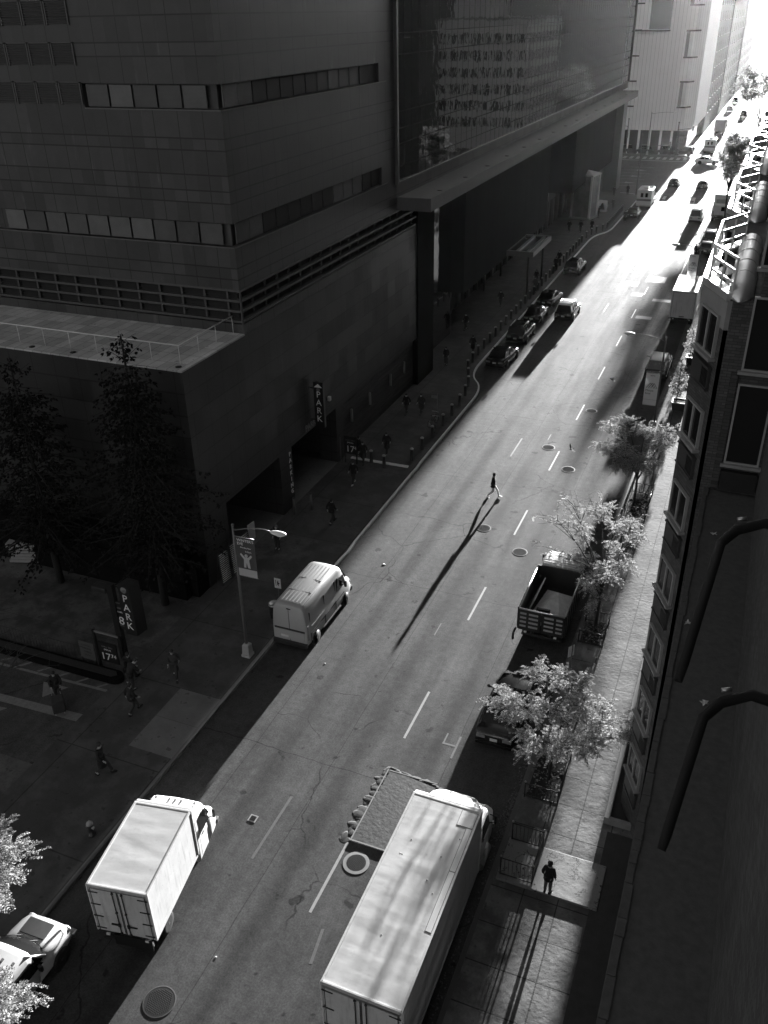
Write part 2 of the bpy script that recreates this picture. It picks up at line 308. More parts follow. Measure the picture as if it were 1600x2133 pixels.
# ------------------------------------------------------------------ mesh building
class MB:
    def __init__(s): s.v = []; s.f = []; s.sm = []
    def add(s, vs, fs, smooth=False, T=None):
        n = len(s.v)
        for p in vs:
            p = Vector(p)
            s.v.append(T @ p if T is not None else p)
        for f in fs: s.f.append(tuple(n + i for i in f)); s.sm.append(smooth)
        return s
    def box(s, x0, y0, z0, x1, y1, z1, T=None):
        return s.add([(x0, y0, z0), (x1, y0, z0), (x1, y1, z0), (x0, y1, z0), (x0, y0, z1), (x1, y0, z1), (x1, y1, z1), (x0, y1, z1)],
                     [(0, 3, 2, 1), (4, 5, 6, 7), (0, 1, 5, 4), (1, 2, 6, 5), (2, 3, 7, 6), (3, 0, 4, 7)], False, T)
    def cbox(s, c, d, T=None):
        return s.box(c[0] - d[0] / 2, c[1] - d[1] / 2, c[2] - d[2] / 2, c[0] + d[0] / 2, c[1] + d[1] / 2, c[2] + d[2] / 2, T)
    def bbox(s, x0, y0, z0, x1, y1, z1, b=0.03, T=None):
        """box with chamfered edges"""
        bm = bmesh.new(); bmesh.ops.create_cube(bm, size=1.0)
        for q in bm.verts:
            q.co = ((x0 + x1) / 2 + q.co.x * (x1 - x0), (y0 + y1) / 2 + q.co.y * (y1 - y0), (z0 + z1) / 2 + q.co.z * (z1 - z0))
        bmesh.ops.bevel(bm, geom=bm.edges[:], offset=b, segments=2, profile=0.6, affect='EDGES')
        return s.from_bm(bm, T, False)
    def from_bm(s, bm, T=None, smooth=False):
        bm.verts.ensure_lookup_table()
        for i, q in enumerate(bm.verts): q.index = i
        s.add([q.co.copy() for q in bm.verts], [tuple(q.index for q in f.verts) for f in bm.faces], smooth, T); bm.free(); return s
    def prism(s, poly, z0, z1, T=None):
        n = len(poly)
        a = sum(poly[i][0] * poly[(i + 1) % n][1] - poly[(i + 1) % n][0] * poly[i][1] for i in range(n))
        if a < 0: poly = poly[::-1]
        vs = [(p[0], p[1], z0) for p in poly] + [(p[0], p[1], z1) for p in poly]
        fs = [tuple(range(n - 1, -1, -1)), tuple(range(n, 2 * n))] + [(i, (i + 1) % n, n + (i + 1) % n, n + i) for i in range(n)]
        return s.add(vs, fs, False, T)
    def extr(s, poly, x0, x1, T=None):
        """polygon in (y, z) pushed along x"""
        n = len(poly)
        a = sum(poly[i][0] * poly[(i + 1) % n][1] - poly[(i + 1) % n][0] * poly[i][1] for i in range(n))
        if a < 0: poly = poly[::-1]
        vs = [(x0, p[0], p[1]) for p in poly] + [(x1, p[0], p[1]) for p in poly]
        fs = [tuple(range(n - 1, -1, -1)), tuple(range(n, 2 * n))] + [(i, (i + 1) % n, n + (i + 1) % n, n + i) for i in range(n)]
        return s.add(vs, fs, False, T)
    def tube(s, pts, r, n=8, T=None, caps=True):
        pts = [Vector(p) for p in pts]; rs = r if isinstance(r, (list, tuple)) else [r] * len(pts)
        vs = []; up = Vector((0, 0, 1))
        for i, p in enumerate(pts):
            d = (pts[min(i + 1, len(pts) - 1)] - pts[max(i - 1, 0)])
            if d.length < 1e-9: d = Vector((0, 0, 1))
            d.normalize()
            a = d.cross(up)
            if a.length < 0.05: a = d.cross(Vector((1, 0, 0)))
            a.normalize(); b = a.cross(d)
            for k in range(n):
                t = 2 * PI * k / n; vs.append(p + (a * math.cos(t) + b * math.sin(t)) * rs[i])
        fs = []
        for i in range(len(pts) - 1):
            for k in range(n):
                fs.append((i * n + k, i * n + (k + 1) % n, (i + 1) * n + (k + 1) % n, (i + 1) * n + k))
        s.add(vs, fs, True, T)
        if caps:
            m = len(s.v) - len(vs)
            s.f.append(tuple(m + k for k in range(n - 1, -1, -1))); s.sm.append(False)
            e = m + (len(pts) - 1) * n; s.f.append(tuple(e + k for k in range(n))); s.sm.append(False)
        return s
    def lathe(s, prof, n=16, T=None, smooth=True):
        """profile of (radius, z)"""
        vs = [(r * math.cos(2 * PI * k / n), r * math.sin(2 * PI * k / n), z) for r, z in prof for k in range(n)]
        fs = [(i * n + k, i * n + (k + 1) % n, (i + 1) * n + (k + 1) % n, (i + 1) * n + k) for i in range(len(prof) - 1) for k in range(n)]
        fs += [tuple(range(n - 1, -1, -1)), tuple((len(prof) - 1) * n + k for k in range(n))]
        return s.add(vs, fs, smooth, T)
    def loft(s, rings, smooth=True, T=None, caps=True):
        n = len(rings[0]); vs = [p for r in rings for p in r]
        fs = [(i * n + k, i * n + (k + 1) % n, (i + 1) * n + (k + 1) % n, (i + 1) * n + k) for i in range(len(rings) - 1) for k in range(n)]
        if caps: fs += [tuple(range(n - 1, -1, -1)), tuple((len(rings) - 1) * n + k for k in range(n))]
        return s.add(vs, fs, smooth, T)
    def ball(s, c, r, n=10, T=None):
        rx, ry, rz = r if isinstance(r, (list, tuple)) else (r, r, r)
        m = max(4, n // 2); prof = [(max(math.sin(PI * i / m), 0.02), -math.cos(PI * i / m)) for i in range(m + 1)]
        vs = [(c[0] + a * rx * math.cos(2 * PI * k / n), c[1] + a * ry * math.sin(2 * PI * k / n), c[2] + z * rz) for a, z in prof for k in range(n)]
        fs = [(i * n + k, i * n + (k + 1) % n, (i + 1) * n + (k + 1) % n, (i + 1) * n + k) for i in range(m) for k in range(n)]
        return s.add(vs, fs, True, T)
    def mesh(s, name, m):
        me = D.meshes.new(name); me.from_pydata([tuple(p) for p in s.v], [], s.f)
        me.polygons.foreach_set('use_smooth', s.sm)
        me.validate(); me.update()
        if m is not None: me.materials.append(m)
        uvl = me.uv_layers.new(name='UVMap')
        for p in me.polygons:
            n = p.normal
            if abs(n.z) > 0.75: tx, ty = Vector((1, 0, 0)), Vector((0, 1, 0))
            else: tx = Vector((-n.y, n.x, 0)).normalized(); ty = Vector((0, 0, 1))
            for li in p.loop_indices:
                co = me.vertices[me.loops[li].vertex_index].co; uvl.data[li].uv = (co.dot(tx), co.dot(ty))
        return me
    def build(s, name, m, parent=None, loc=None, rotz=0.0):
        o = D.objects.new(name, s.mesh(name, m)); COL.objects.link(o)
        if parent is not None: o.parent = parent
        if loc is not None: o.location = loc
        if rotz: o.rotation_euler = (0, 0, rotz)
        return o

def tag(o, label, cat, group=None):
    o['label'] = label; o['category'] = cat
    if group: o['group'] = group
    return o
def thing(name, label, cat, loc=(0, 0, 0), rotz=0.0, group=None):
    o = D.objects.new(name, None); COL.objects.link(o); o.empty_display_size = 0.3
    o.location = loc; o.rotation_euler = (0, 0, rotz); return tag(o, label, cat, group)
def struct(name, mb, m, kind='structure', **kw):
    o = mb.build(name, m, **kw); o['kind'] = kind; return o
def copy_tree(o, parent=None):
    c = o.copy(); COL.objects.link(c); c.parent = parent
    for ch in o.children: copy_tree(ch, c)
    return c
def dup(root, loc, rotz=0.0, label=None, group=None):
    r = copy_tree(root); r.location = loc; r.rotation_euler = (0, 0, rotz)
    if label: r['label'] = label
    if group: r['group'] = group
    return r
_fc = {}
def text_mb(txt, size, depth=0.01, align='CENTER', shear=0.0):
    """lettering as a solid, lying in the x-z plane and facing -y"""
    k = (txt, size, depth, align)
    cu = D.curves.new('lettering', 'FONT'); cu.body = txt; cu.size = size; cu.extrude = depth / 2
    cu.align_x = align; cu.align_y = 'CENTER'; cu.resolution_u = 2
    o = D.objects.new('lettering', cu); COL.objects.link(o)
    dg = C.evaluated_depsgraph_get(); me = D.meshes.new_from_object(o.evaluated_get(dg))
    mb = MB(); T = Matrix.Rotation(R(90), 4, 'X')
    mb.add([q.co.copy() for q in me.vertices], [tuple(p.vertices) for p in me.polygons], False, T)
    D.objects.remove(o); D.meshes.remove(me); D.curves.remove(cu)
    return mb
def moved(mb, T):
    mb.v = [T @ q for q in mb.v]; return mb
def joined(*mbs):
    r = MB()
    for q in mbs:
        n = len(r.v); r.v += q.v; r.f += [tuple(n + i for i in f) for f in q.f]; r.sm += q.sm
    return r
TR = Matrix.Translation
def RZ(a): return Matrix.Rotation(a, 4, 'Z')
def RX(a): return Matrix.Rotation(a, 4, 'X')
def RY(a): return Matrix.Rotation(a, 4, 'Y')
# ================================================================== setting
struct('terrain', MB().add([(-2500, -900, -.08), (2500, -900, -.08), (2500, 4000, -.08), (-2500, 4000, -.08)], [(0, 1, 2, 3)]), M['earth'])
def sheet(name, x0, y0, x1, y1, z, m): return struct(name, MB().add([(x0, y0, z), (x1, y0, z), (x1, y1, z), (x0, y1, z)], [(0, 1, 2, 3)]), m)
sheet('road', -22.5, -60, -4.9, 165, 0.0, M['asphalt'])
sheet('avenue', -320, 165, 320, 212, 0.0, M['avenue'])
sheet('road_beyond_avenue', -16.7, 212, -2.5, 1500, 0.0, M['asphalt'])

def arc(p0, p1, p2, n=8):       # quadratic curve
    return [tuple((1 - t) ** 2 * a + 2 * t * (1 - t) * b + t * t * c for a, b, c in zip(p0, p1, p2)) for t in [i / n for i in range(n + 1)]]
edge = [(-19.4, -60), (-19.4, 65.2)] + arc((-19.4, 65.2), (-19.4, 68.3), (-20.4, 69.6))[1:] + arc((-20.4, 69.6), (-21.4, 71.0), (-21.4, 74.0))[1:] \
    + [(-21.55, 126)] + arc((-21.55, 126), (-21.5, 130.0), (-20.6, 131.5))[1:] + arc((-20.6, 131.5), (-19.9, 133), (-19.8, 136))[1:] + [(-19.7, 161)] \
    + arc((-19.7, 161), (-19.7, 164.8), (-23.5, 164.8))[1:]
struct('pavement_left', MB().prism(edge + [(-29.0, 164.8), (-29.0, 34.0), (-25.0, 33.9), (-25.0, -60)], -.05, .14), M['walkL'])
struct('plaza', MB().box(-75, -60, -.05, -25.004, 33.9, .132), M['plaza'])
def kerbstrip(name, path, wd, z, m, side=1):
    mb = MB(); P = [Vector((p[0], p[1], 0)) for p in path]; rings = []
    for i, p in enumerate(P):
        d = (P[min(i + 1, len(P) - 1)] - P[max(i - 1, 0)]).normalized(); n = Vector((d.y, -d.x, 0)) * side
        a, b = p + n * 0.02, p - n * wd
        rings.append([Vector((a.x, a.y, -.04)), Vector((a.x, a.y, z - .02)), Vector((a.x, a.y, z)) - n * 0.02, Vector((b.x, b.y, z)), Vector((b.x, b.y, -.04))])
    if side < 0: rings = rings[::-1]
    mb.loft(rings, False); return struct(name, mb, m)
near = [p for p in edge if p[1] < 36.2]; far = [(-19.4, 36.4), (-19.4, 39.2), (-19.33, 40.2), (-19.4, 41.3), (-19.4, 51.0), (-19.36, 52.0), (-19.42, 53.0)] + [p for p in edge if p[1] > 53]
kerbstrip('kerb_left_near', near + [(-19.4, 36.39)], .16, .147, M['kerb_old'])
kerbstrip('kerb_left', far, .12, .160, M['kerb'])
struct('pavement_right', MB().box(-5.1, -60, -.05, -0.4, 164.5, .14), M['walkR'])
kerbstrip('kerb_right', [(-5.1, -60), (-5.1, 40), (-5.1, 164.5)], .16, .150, M['kerb_old'], -1)
struct('pavement_across_avenue', MB().prism([(-320, 212), (-19.4, 212), (-17.2, 213.5), (-16.6, 216), (-16.6, 1500), (-19, 1500), (-320, 1500)], -.05, .14), M['plaza'])
struct('pavement_across_avenue_right', MB().box(-2.6, 212, -.05, 300, 1500, .14), M['plaza'])
struct('new_pavement_panel', MB().box(-21.8, 22.05, .10, -19.56, 26.1, .1445), M['slab_new'])
struct('new_pavement_panel', MB().box(-25.0, 35.6, .10, -21.3, 40.5, .144), M['plaza'])

# painted markings
mk = MB()
def dash(mb, x, y0, y1, wd=.11, z=.004): mb.add([(x - wd / 2, y0, z), (x + wd / 2, y0, z), (x + wd / 2, y1, z), (x - wd / 2, y1, z)], [(0, 1, 2, 3)])
for i in range(-1, 15): dash(mk, -10.67, 27.0 + 9.36 * i, 30.3 + 9.36 * i)
mk2 = MB()
for i in (0, 4, 8, 9, 10): dash(mk2, -13.78, 18.9 + 9.36 * i, 22.2 + 9.36 * i)
mk3 = MB()
dash(mk3, -7.75, 112, 160, .13)
for i in range(9): mk3.add([(-19.2 + 1.6 * i, 161.2, .004), (-18.7 + 1.6 * i, 161.2, .004), (-18.7 + 1.6 * i, 164.2, .004), (-19.2 + 1.6 * i, 164.2, .004)], [(0, 1, 2, 3)])
mk3.add([(-19.4, 158.8, .004), (-8, 158.8, .004), (-8, 159.3, .004), (-19.4, 159.3, .004)], [(0, 1, 2, 3)])
for k, x in enumerate((-24, -32, -40)):
    for y in (173, 180.5, 188, 195.5): mk3.add([(x - 2.6, y, .004), (x + 2.4, y, .004), (x + 2.4, y + .16, .004), (x - 2.6, y + .16, .004)], [(0, 1, 2, 3)])
for y in (176.5, 184.2, 191.8): mk3.add([(-28.5, y, .004), (-24.5, y + .15, .004), (-24.5, y + .8, .004), (-22.6, y + .0, .004), (-24.5, y - .8, .004), (-24.5, y - .15, .004)], [(5, 4, 3, 2), (0, 5, 2, 1)])
for i in range(12): mk3.add([(-30 + 1.4 * i, 207.5, .004), (-29.3 + 1.4 * i, 207.5, .004), (-29.3 + 1.4 * i, 211, .004), (-30 + 1.4 * i, 211, .004)], [(0, 1, 2, 3)])
mk3.add([(-31, 205.2, .004), (-16, 205.2, .004), (-16, 205.7, .004), (-31, 205.7, .004)], [(0, 1, 2, 3)])
mkw = MB()
dash(mkw, -8.35, 26.6, 28.0, .09); mkw.add([(-9.0, 27.3, .004), (-8.4, 27.3, .004), (-8.4, 27.4, .004), (-9.0, 27.4, .004)], [(0, 1, 2, 3)])
dash(mkw, -8.95, 27.4, 28.0, .07)
for y in (34.5, 60): dash(mkw, -11.9, y, y + 1.1, .06)
mkw.add([(-10.0, 17.2, .004), (-9.9, 17.25, .004), (-9.72, 15.9, .004), (-9.82, 15.85, .004)], [(0, 1, 2, 3)])
for (x, y, a, b_) in ((-11.3, 107.5, 2.2, 2.6), (-13.5, 105, 1.6, 2.0), (-12.0, 101, 1.2, 1.3), (-9.5, 99.5, 2.0, 1.0), (-10.3, 92.6, 1.6, 1.0)):
    mkw.add([(x, y, .0045), (x + a, y, .0045), (x + a, y + b_, .0045), (x, y + b_, .0045)], [(0, 1, 2, 3)])
struct('lane_marking', mk, M['paint']); struct('lane_marking', mk2, M['paint_worn']); struct('lane_marking', mk3, M['paint']); struct('road_patch', mkw, M['paint_worn'])
# driveway lines on the plaza at the lower left
dm = MB()
for q in ([(-24.75, 22.95), (-24.75, 22.45), (-33.5, 22.05), (-33.5, 22.45)], [(-24.85, 24.75), (-24.85, 24.6), (-33.5, 24.25), (-33.5, 24.4)]):
    dm.add([(p[0], p[1], .137) for p in q], [(0, 3, 2, 1)])
for i in range(7): dm.add([(-25.6 - 1.15 * i, 24.62, .1372), (-25.75 - 1.15 * i, 24.62, .1372), (-25.35 - 1.15 * i, 25.1, .1372), (-25.2 - 1.15 * i, 25.1, .1372)], [(0, 1, 2, 3)])
dm.add([(-27.6, 23.2, .1372), (-26.9, 24.2, .1372), (-28.3, 24.1, .1372)], [(0, 1, 2)]); dm.add([(-29.4, 20.8, .1372), (-28.6, 22.0, .1372), (-30.0, 21.8, .1372)], [(0, 1, 2)])
struct('driveway_marking', dm, mat('worn_driveway_paint', 0.2, 0.7, var=0.5, scale=6))
struct('driveway', MB().box(-60, 19.6, .10, -24.95, 24.62, .1348), M['avenue'])

# repaired trench in the carriageway: a low raised slab with ragged asphalt along its edges
tb = MB().prism([(-10.62, 21.1), (-8.4, 21.1), (-8.4, 24.75), (-10.5, 25.0)], -.02, .045)
struct('trench_patch', tb, mat('trench_fill', 0.05, 0.5, var=0.85, scale=5, bump=1.0, bscale=7))
rb = MB(); rnd = random.Random(3)
for i in range(26):
    t = i / 25; x = -10.72 + .12 * t + rnd.uniform(-.10, .04); y = 21.05 + 3.95 * t
    rb.ball((x - rnd.uniform(0, .12), y + rnd.uniform(-.12, .12), .0), (rnd.uniform(.08, .34), rnd.uniform(.06, .30), rnd.uniform(.008, .022)), 9)
for i in range(18):
    t = i / 17; rb.ball((-10.5 + 2.3 * t, 25.05 - .25 * t + rnd.uniform(-.05, .12), .0), (rnd.uniform(.1, .2), rnd.uniform(.05, .14), rnd.uniform(.02, .04)), 7)
struct('loose_asphalt', rb, mat('loose_asphalt_lumps', 0.035, 0.9, var=0.5, scale=8, bump=0.8))
fr = MB(); fr.box(-10.64, 21.04, .0, -8.4, 21.10, .055); fr.box(-10.63, 21.1, .03, -10.58, 25.0, .052); fr.box(-10.55, 24.95, .03, -8.4, 25.0, .05)
struct('trench_edge', fr, M['concrete'])

# raised slab across the right pavement
def mat_wet():
    b = NB('stained_slab'); v = b.coord()
    n = b.noise(v, 2.2, 5, 0.6); d = b.math('ABSOLUTE', b.math('SUBTRACT', n, 0.52))
    ln = b.smooth(d, 0.006, 0.02, 0.08, 1.0); ln = b.mix(b.smooth(b.noise(v, 1.6, 2), .50, .56), ln, 1.0)
    f = b.math('MULTIPLY', b.math('MULTIPLY', ln, b.math('MULTIPLY_ADD', b.noise(v, 25, 4), .7, .65)), .24)
    b.principled(f, 0.7, 0, .4, n, .5, .03); return b.m
struct('raised_slab', MB().bbox(-4.85, 21.32, .02, -1.15, 23.3, .225, .02), mat_wet())
# ------------------------------------------------------------------ covers in the road
def manhole(r, ring, label):
    t = thing('manhole_cover', label, 'manhole cover')
    f = MB(); f.lathe([(r + ring, .002), (r + ring, .012), (r + .01, .014), (r + .01, .002)], 28, None, False); f.build('cover_frame', M['concrete'] if ring > .1 else M['grey_metal'], t)
    l = MB(); l.lathe([(r, .003), (r, .011)], 28, None, False)
    for a in range(-6, 7):
        for c in range(-6, 7):
            x, y = a * .065 + (.03 if c % 2 else 0), c * .06
            if math.hypot(x, y) < r - .05: l.lathe([(.019, .011), (.015, .017)], 6, TR((x, y, 0)))
    l.build('cover_lid', M['iron'], t); return t
for x, y, r, g, lb in ((-9.98, 20.18, .37, .14, 'round manhole cover in a wide pale concrete ring beside the trailer truck'),
                       (-13.79, 12.87, .50, .045, 'big dark manhole cover nearest the viewer, right of the cream truck'),
                       (-12.64, 45.86, .40, .05, 'pale-rimmed manhole cover next to the long shadow of the crossing man'),
                       (-9.83, 43.92, .40, .05, 'manhole cover just ahead of the stake truck cab'),
                       (-11.55, 58.76, .42, .05, 'bright worn manhole cover left of the low flying pigeon'),
                       (-9.44, 55.69, .42, .05, 'bright worn manhole cover below the low flying pigeon'),
                       (-9.9, 66.63, .40, .05, 'pale manhole cover in the lane beyond both pigeons'),
                       (-6.1, 66.37, .45, .05, 'grey manhole cover in the shaded lane beside the hospital banner lamp')):
    t = manhole(r, g, lb); t.location = (x, y, .001); t['group'] = 'manhole covers in the road'; t.rotation_euler = (0, 0, x)
t = thing('valve_box', 'small square metal valve box in the road ahead of the cream truck', 'valve box', (-14.7, 20.61, 0))
MB().box(-.17, -.17, 0, .17, .17, .014).build('box_frame', M['frame'], t); b = MB(); b.box(-.12, -.12, .012, .12, .12, .018)
for k in range(4): b.box(-.1, -.1 + k * .055, .018, .1, -.07 + k * .055, .024)
b.build('box_lid', M['dark_metal'], t)
# ================================================================== buildings
# ---- 1. dark stone hospital block on the left
ST = 'stone_block'
hosp = thing('stone_clad_building', 'huge dark stone-clad hospital block with glass curtain wall on the left', 'building', (-25, 40, 0))
def hp(name, mb, m, parent=None):   # parts are modelled in world metres, then hung on the root
    o = mb.build(name, m, parent or hosp)
    if parent is None: o.matrix_parent_inverse = Matrix.Translation((25, -40, 0))
    return o
TOP = 62.0
# upper walls with the window bands left open: rows between bands
wb = MB()
for z0, z1 in ((15.35, 17.6), (18.78, 24.12), (25.25, TOP)):
    wb.box(-75, 40.0, z0, -25.0, 62.8, z1)
wb.box(-75, 40.35, 17.6, -25.35, 62.8, 18.78); wb.box(-75, 40.35, 24.12, -25.35, 62.8, 25.25)     # recessed strips behind the panes
wb.box(-25.34, 60.0, 17.6, -25.0, 62.8, 18.78); wb.box(-25.34, 59.8, 24.12, -25.0, 62.8, 25.25)
wb.box(-75, 40.001, 24.12, -33.1, 40.34, 25.25)
wb.box(-75, 62.8, 17.0, -25.9, 170.5, TOP)
hp('wall', wb, M['stone'])
sb = MB()   # thin pale sills under the bands
for z in (17.6, 24.12): sb.box(-75 if z < 20 else -33.1, 39.95, z - .05, -24.95, 39.999, z + .0); sb.box(-24.999, 39.95, z - .05, -24.94, 61, z)
hp('sill', sb, M['grey_metal'])
def pane(x0, y0, z0, x1, y1, z1, m): hp('window_pane', MB().box(x0, y0, z0, x1, y1, z1), m)
mu = MB()
for i in range(10):      # lower band, left face
    x1 = -25.75 - 1.45 * i; pane(x1 - 1.33, 40.14, 17.66, x1, 40.2, 18.72, M['blind'])
for i in range(5):
    x1 = -25.85 - 1.45 * i; pane(x1 - 1.33, 40.14, 24.18, x1, 40.2, 25.19, M['blind'])
for z0, z1, ys in ((17.66, 18.72, [(40.5, 'b'), (41.9, 'b'), (43.4, 'd'), (44.9, 'd'), (46.4, 'd'), (47.9, 'd'), (49.4, 'd'), (50.9, 'd'), (52.4, 'b'), (53.9, 'b'), (55.4, 'b'), (57, 'd'), (58.5, 'd')]),
                   (24.18, 25.19, [(40.5, 'b'), (41.9, 'b'), (43.4, 'd'), (44.9, 'd'), (46.4, 'd'), (47.9, 'd'), (49.4, 'd'), (50.9, 'b'), (52.4, 'b'), (53.9, 'b'), (55.4, 'b'), (57, 'd'), (58.4, 'd')])):
    for y, k in ys: pane(-25.2, y, z0, -25.14, y + 1.38, z1, M['blind'] if k == 'b' else M['far_window'])
# louvre panels at the upper left
for z0, z1 in ((24.25, 25.32), (26.05, 27.1), (27.85, 28.95), (29.7, 30.8)):
    n = 4 if z0 < 25 else 4
    for i in range(n):
        xr = (-33.15 if z0 < 26 else -33.2) - 1.45 * i
        lb = MB(); lb.box(xr - 1.4, 39.93, z0, xr - 1.32, 39.999, z1); lb.box(xr - .08, 39.93, z0, xr, 39.999, z1); lb.box(xr - 1.4, 39.93, z1 - .05, xr, 39.999, z1)
        for k in range(9):
            zz = z0 + .06 + k * (z1 - z0 - .1) / 9
            lb.add([(xr - 1.32, 39.92, zz), (xr - .08, 39.92, zz), (xr - .08, 39.99, zz + .07), (xr - 1.32, 39.99, zz + .07)], [(0, 1, 2, 3)])
        hp('louvre_panel', lb, M['louvre'])
# louvre course between podium roof and wall: four ledges, both faces
lv = MB()
lv.box(-74.6, 40.4, 13.0, -25.4, 66.8, 15.36)
for k in range(4):
    z = 13.62 + .56 * k
    lv.bbox(-74.9, 39.96, z - .05, -24.96, 40.5, z + .08, .02); lv.bbox(-25.5, 40.5, z - .05, -24.96, 66.8, z + .08, .02)
for k in range(34): lv.box(-25.9 - 1.45 * k, 40.1, 13.6, -25.78 - 1.45 * k, 40.42, 15.35)
for k in range(18): lv.box(-25.42, 41.6 + 1.45 * k, 13.6, -25.2, 41.72 + 1.45 * k, 15.35)
for k in range(16):
    z = 13.12 + k * .14
    lv.add([(-74.9, 40.2, z), (-25.3, 40.2, z), (-25.3, 40.39, z + .1), (-74.9, 40.39, z + .1)], [(0, 1, 2, 3)])
    lv.add([(-25.2, 40.3, z), (-25.2, 66.7, z), (-25.39, 66.7, z + .1), (-25.39, 40.3, z + .1)], [(0, 1, 2, 3)])
lv.box(-24.999 - .02, 39.97, 13.0, -24.97, 40.1, 15.36)
hp('louvre_course', lv, M['louvre'])
kb = MB(); kb.box(-75, 40.0, 12.91, -25.0, 40.39, 13.5); kb.box(-25.39, 40.39, 12.91, -25.0, 66.9, 13.5); hp('plinth', kb, M['stone'])
# podium
pb = MB()
pb.box(-75, 34.0, 4.3, -25.0, 67.0, 12.9)
pb.box(-75, 34.0, .1, -30.6, 67.0, 4.3); pb.box(-30.6, 34.0, .1, -25.0, 36.4, 4.3)
pb.box(-26.6, 42.7, .1, -25.0, 44.3, 4.3); pb.box(-26.4, 50.9, .1, -25.0, 52.0, 4.3); pb.box(-30.6, 52.0, .1, -25.35, 67.0, 4.3)
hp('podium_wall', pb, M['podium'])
hp('roof_terrace', MB().box(-75, 33.9, 12.9, -24.92, 39.99, 12.99), M['terrace'])
hp('garage_floor', MB().box(-30.6, 36.4, .1, -25.0, 50.9, .152), M['slab_new'])
gi = MB(); gi.box(-30.58, 36.4, .16, -30.5, 42.7, 4.29); gi.box(-30.58, 44.3, .16, -30.5, 50.9, 4.29); gi.box(-30.5, 42.7, .16, -26.61, 44.3, 4.29); hp('garage_wall', gi, M['dark_metal'])
bl = MB(); bl.box(-45, 32.4, .1, -25.55, 33.99, 3.1); bl.bbox(-25.55, 32.9, .1, -25.08, 33.99, 2.4, .03); hp('base_block', bl, M['black_stone'])
# slots and droppings on the terrace edge are drains
for x in (-34.6, -31.9, -25.4):
    hp('roof_drain', MB().lathe([(.16, 12.985), (.16, 13.02), (.05, 13.03)], 12, TR((x, 34.35, 0))), M['black'])
gr = MB()   # guard rail along the roof terrace
gr.tube([(-75, 34.75, 13.95), (-25.55, 34.75, 13.95), (-25.55, 39.9, 13.95)], .035, 6)
for k in range(30): gr.tube([(-25.55 - 1.7 * k, 34.75, 12.95), (-25.55 - 1.7 * k, 34.75, 13.95)], .016, 5)
for k in range(1, 4): gr.tube([(-25.55, 34.75 + 1.7 * k, 12.95), (-25.55, 34.75 + 1.7 * k, 13.95)], .016, 5)
hp('guard_rail', gr, M['rail_white'])
# ribbed lower wall beyond the garage
rw = MB()
for k in range(11): rw.box(-25.349, 52.1, .5 + k * .34, -25.31, 66.9, .66 + k * .34)
hp('ribbed_wall', rw, M['podium'])
for y in (54.0, 57.4, 61.6, 64.6):
    l = MB(); l.bbox(-25.30, y - .06, 2.0, -25.14, y + .06, 3.0, .02); hp('wall_lamp', l, M['steel'])
l = MB(); l.bbox(-25.0, 49.7, 5.3, -24.8, 49.95, 5.6, .03); hp('wall_lamp', l, M['white'])
# curtain wall
cw = MB(); cw.box(-25.85, 62.85, 17.35, -24.95, 170.4, TOP); cg = hp('curtain_wall', cw, M['curtain_glass'])
ml = MB()
for k in range(73):
    y = 62.85 + 1.49 * k; ml.box(-24.949, y - .016, 17.35, -24.938, y + .016, TOP)
for z in (18.35, 19.9, 20.9, 22.0, 25.6, 26.9, 29.2, 30.4): ml.box(-24.949, 62.85, z - .03, -24.92, 170.4, z + .03)
hp('mullion_grid', ml, M['mullion'], cg).matrix_parent_inverse = Matrix.Identity(4)
ef = MB(); ef.box(-25.2, 62.55, 17.2, -24.78, 62.85, TOP); ef.box(-25.2, 170.4, 17.2, -24.78, 170.75, TOP); ef.box(-25.2, 62.85, 17.2, -24.78, 170.4, 17.35); hp('curtain_wall_frame', ef, M['louvre'])
sp = MB(); sp.box(-26.0, 62.85, 16.28, -24.99, 170.6, 17.199); hp('spandrel', sp, M['stone'])
# long canopy
cn = MB(); cn.bbox(-27.0, 63.0, 15.35, -22.4, 165.5, 16.28, .03); co_ = hp('canopy', cn, M['canopy'])
for k in range(16): 
    hp('canopy_drain', MB().lathe([(.2, 16.27), (.2, 16.31)], 10, TR((-22.95, 66.5 + 6.4 * k, 0))), M['black'], co_).matrix_parent_inverse = Matrix.Identity(4)
# entrance front under the canopy
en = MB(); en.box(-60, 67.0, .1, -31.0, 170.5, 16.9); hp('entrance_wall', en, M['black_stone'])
gl = MB(); gl.box(-26.9, 70.95, .3, -26.6, 80.65, 15.3); hp('entrance_glass', gl, M['lobby_glass']); gl = MB(); gl.box(-27.9, 115.3, 5.0, -27.6, 130.6, 15.3); hp('entrance_glass', gl, M['lobby_glass'])
hp('ceiling_lamp', MB().prism([(-26.5, 74.5), (-25.6, 75.5), (-25.6, 79.8), (-26.5, 80.2)], 15.22, 15.34), mat_emit('lit_ceiling_lamp', .8, .12))
cl = MB(); cl.box(-31, 67.0, .1, -24.9, 70.9, 15.35); hp('entrance_pier', cl, M['black_stone'])
cl = MB(); cl.box(-27, 166.3, .1, -24.6, 170.3, 15.35); hp('entrance_pier', cl, M['grey_metal'])
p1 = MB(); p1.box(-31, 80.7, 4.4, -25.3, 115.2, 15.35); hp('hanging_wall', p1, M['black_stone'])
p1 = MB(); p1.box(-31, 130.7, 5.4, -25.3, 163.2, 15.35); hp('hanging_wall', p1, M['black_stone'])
g2 = MB()
for k in range(26): g2.box(-29.0, 81 + 3.2 * k, .15, -28.8, 81.25 + 3.2 * k, 5.0)
hp('shopfront_mullion', g2, M['dark_metal'])
hp('shopfront_glass', MB().box(-29.3, 80.9, .15, -29.05, 165, 5.0), M['dark_glass'])
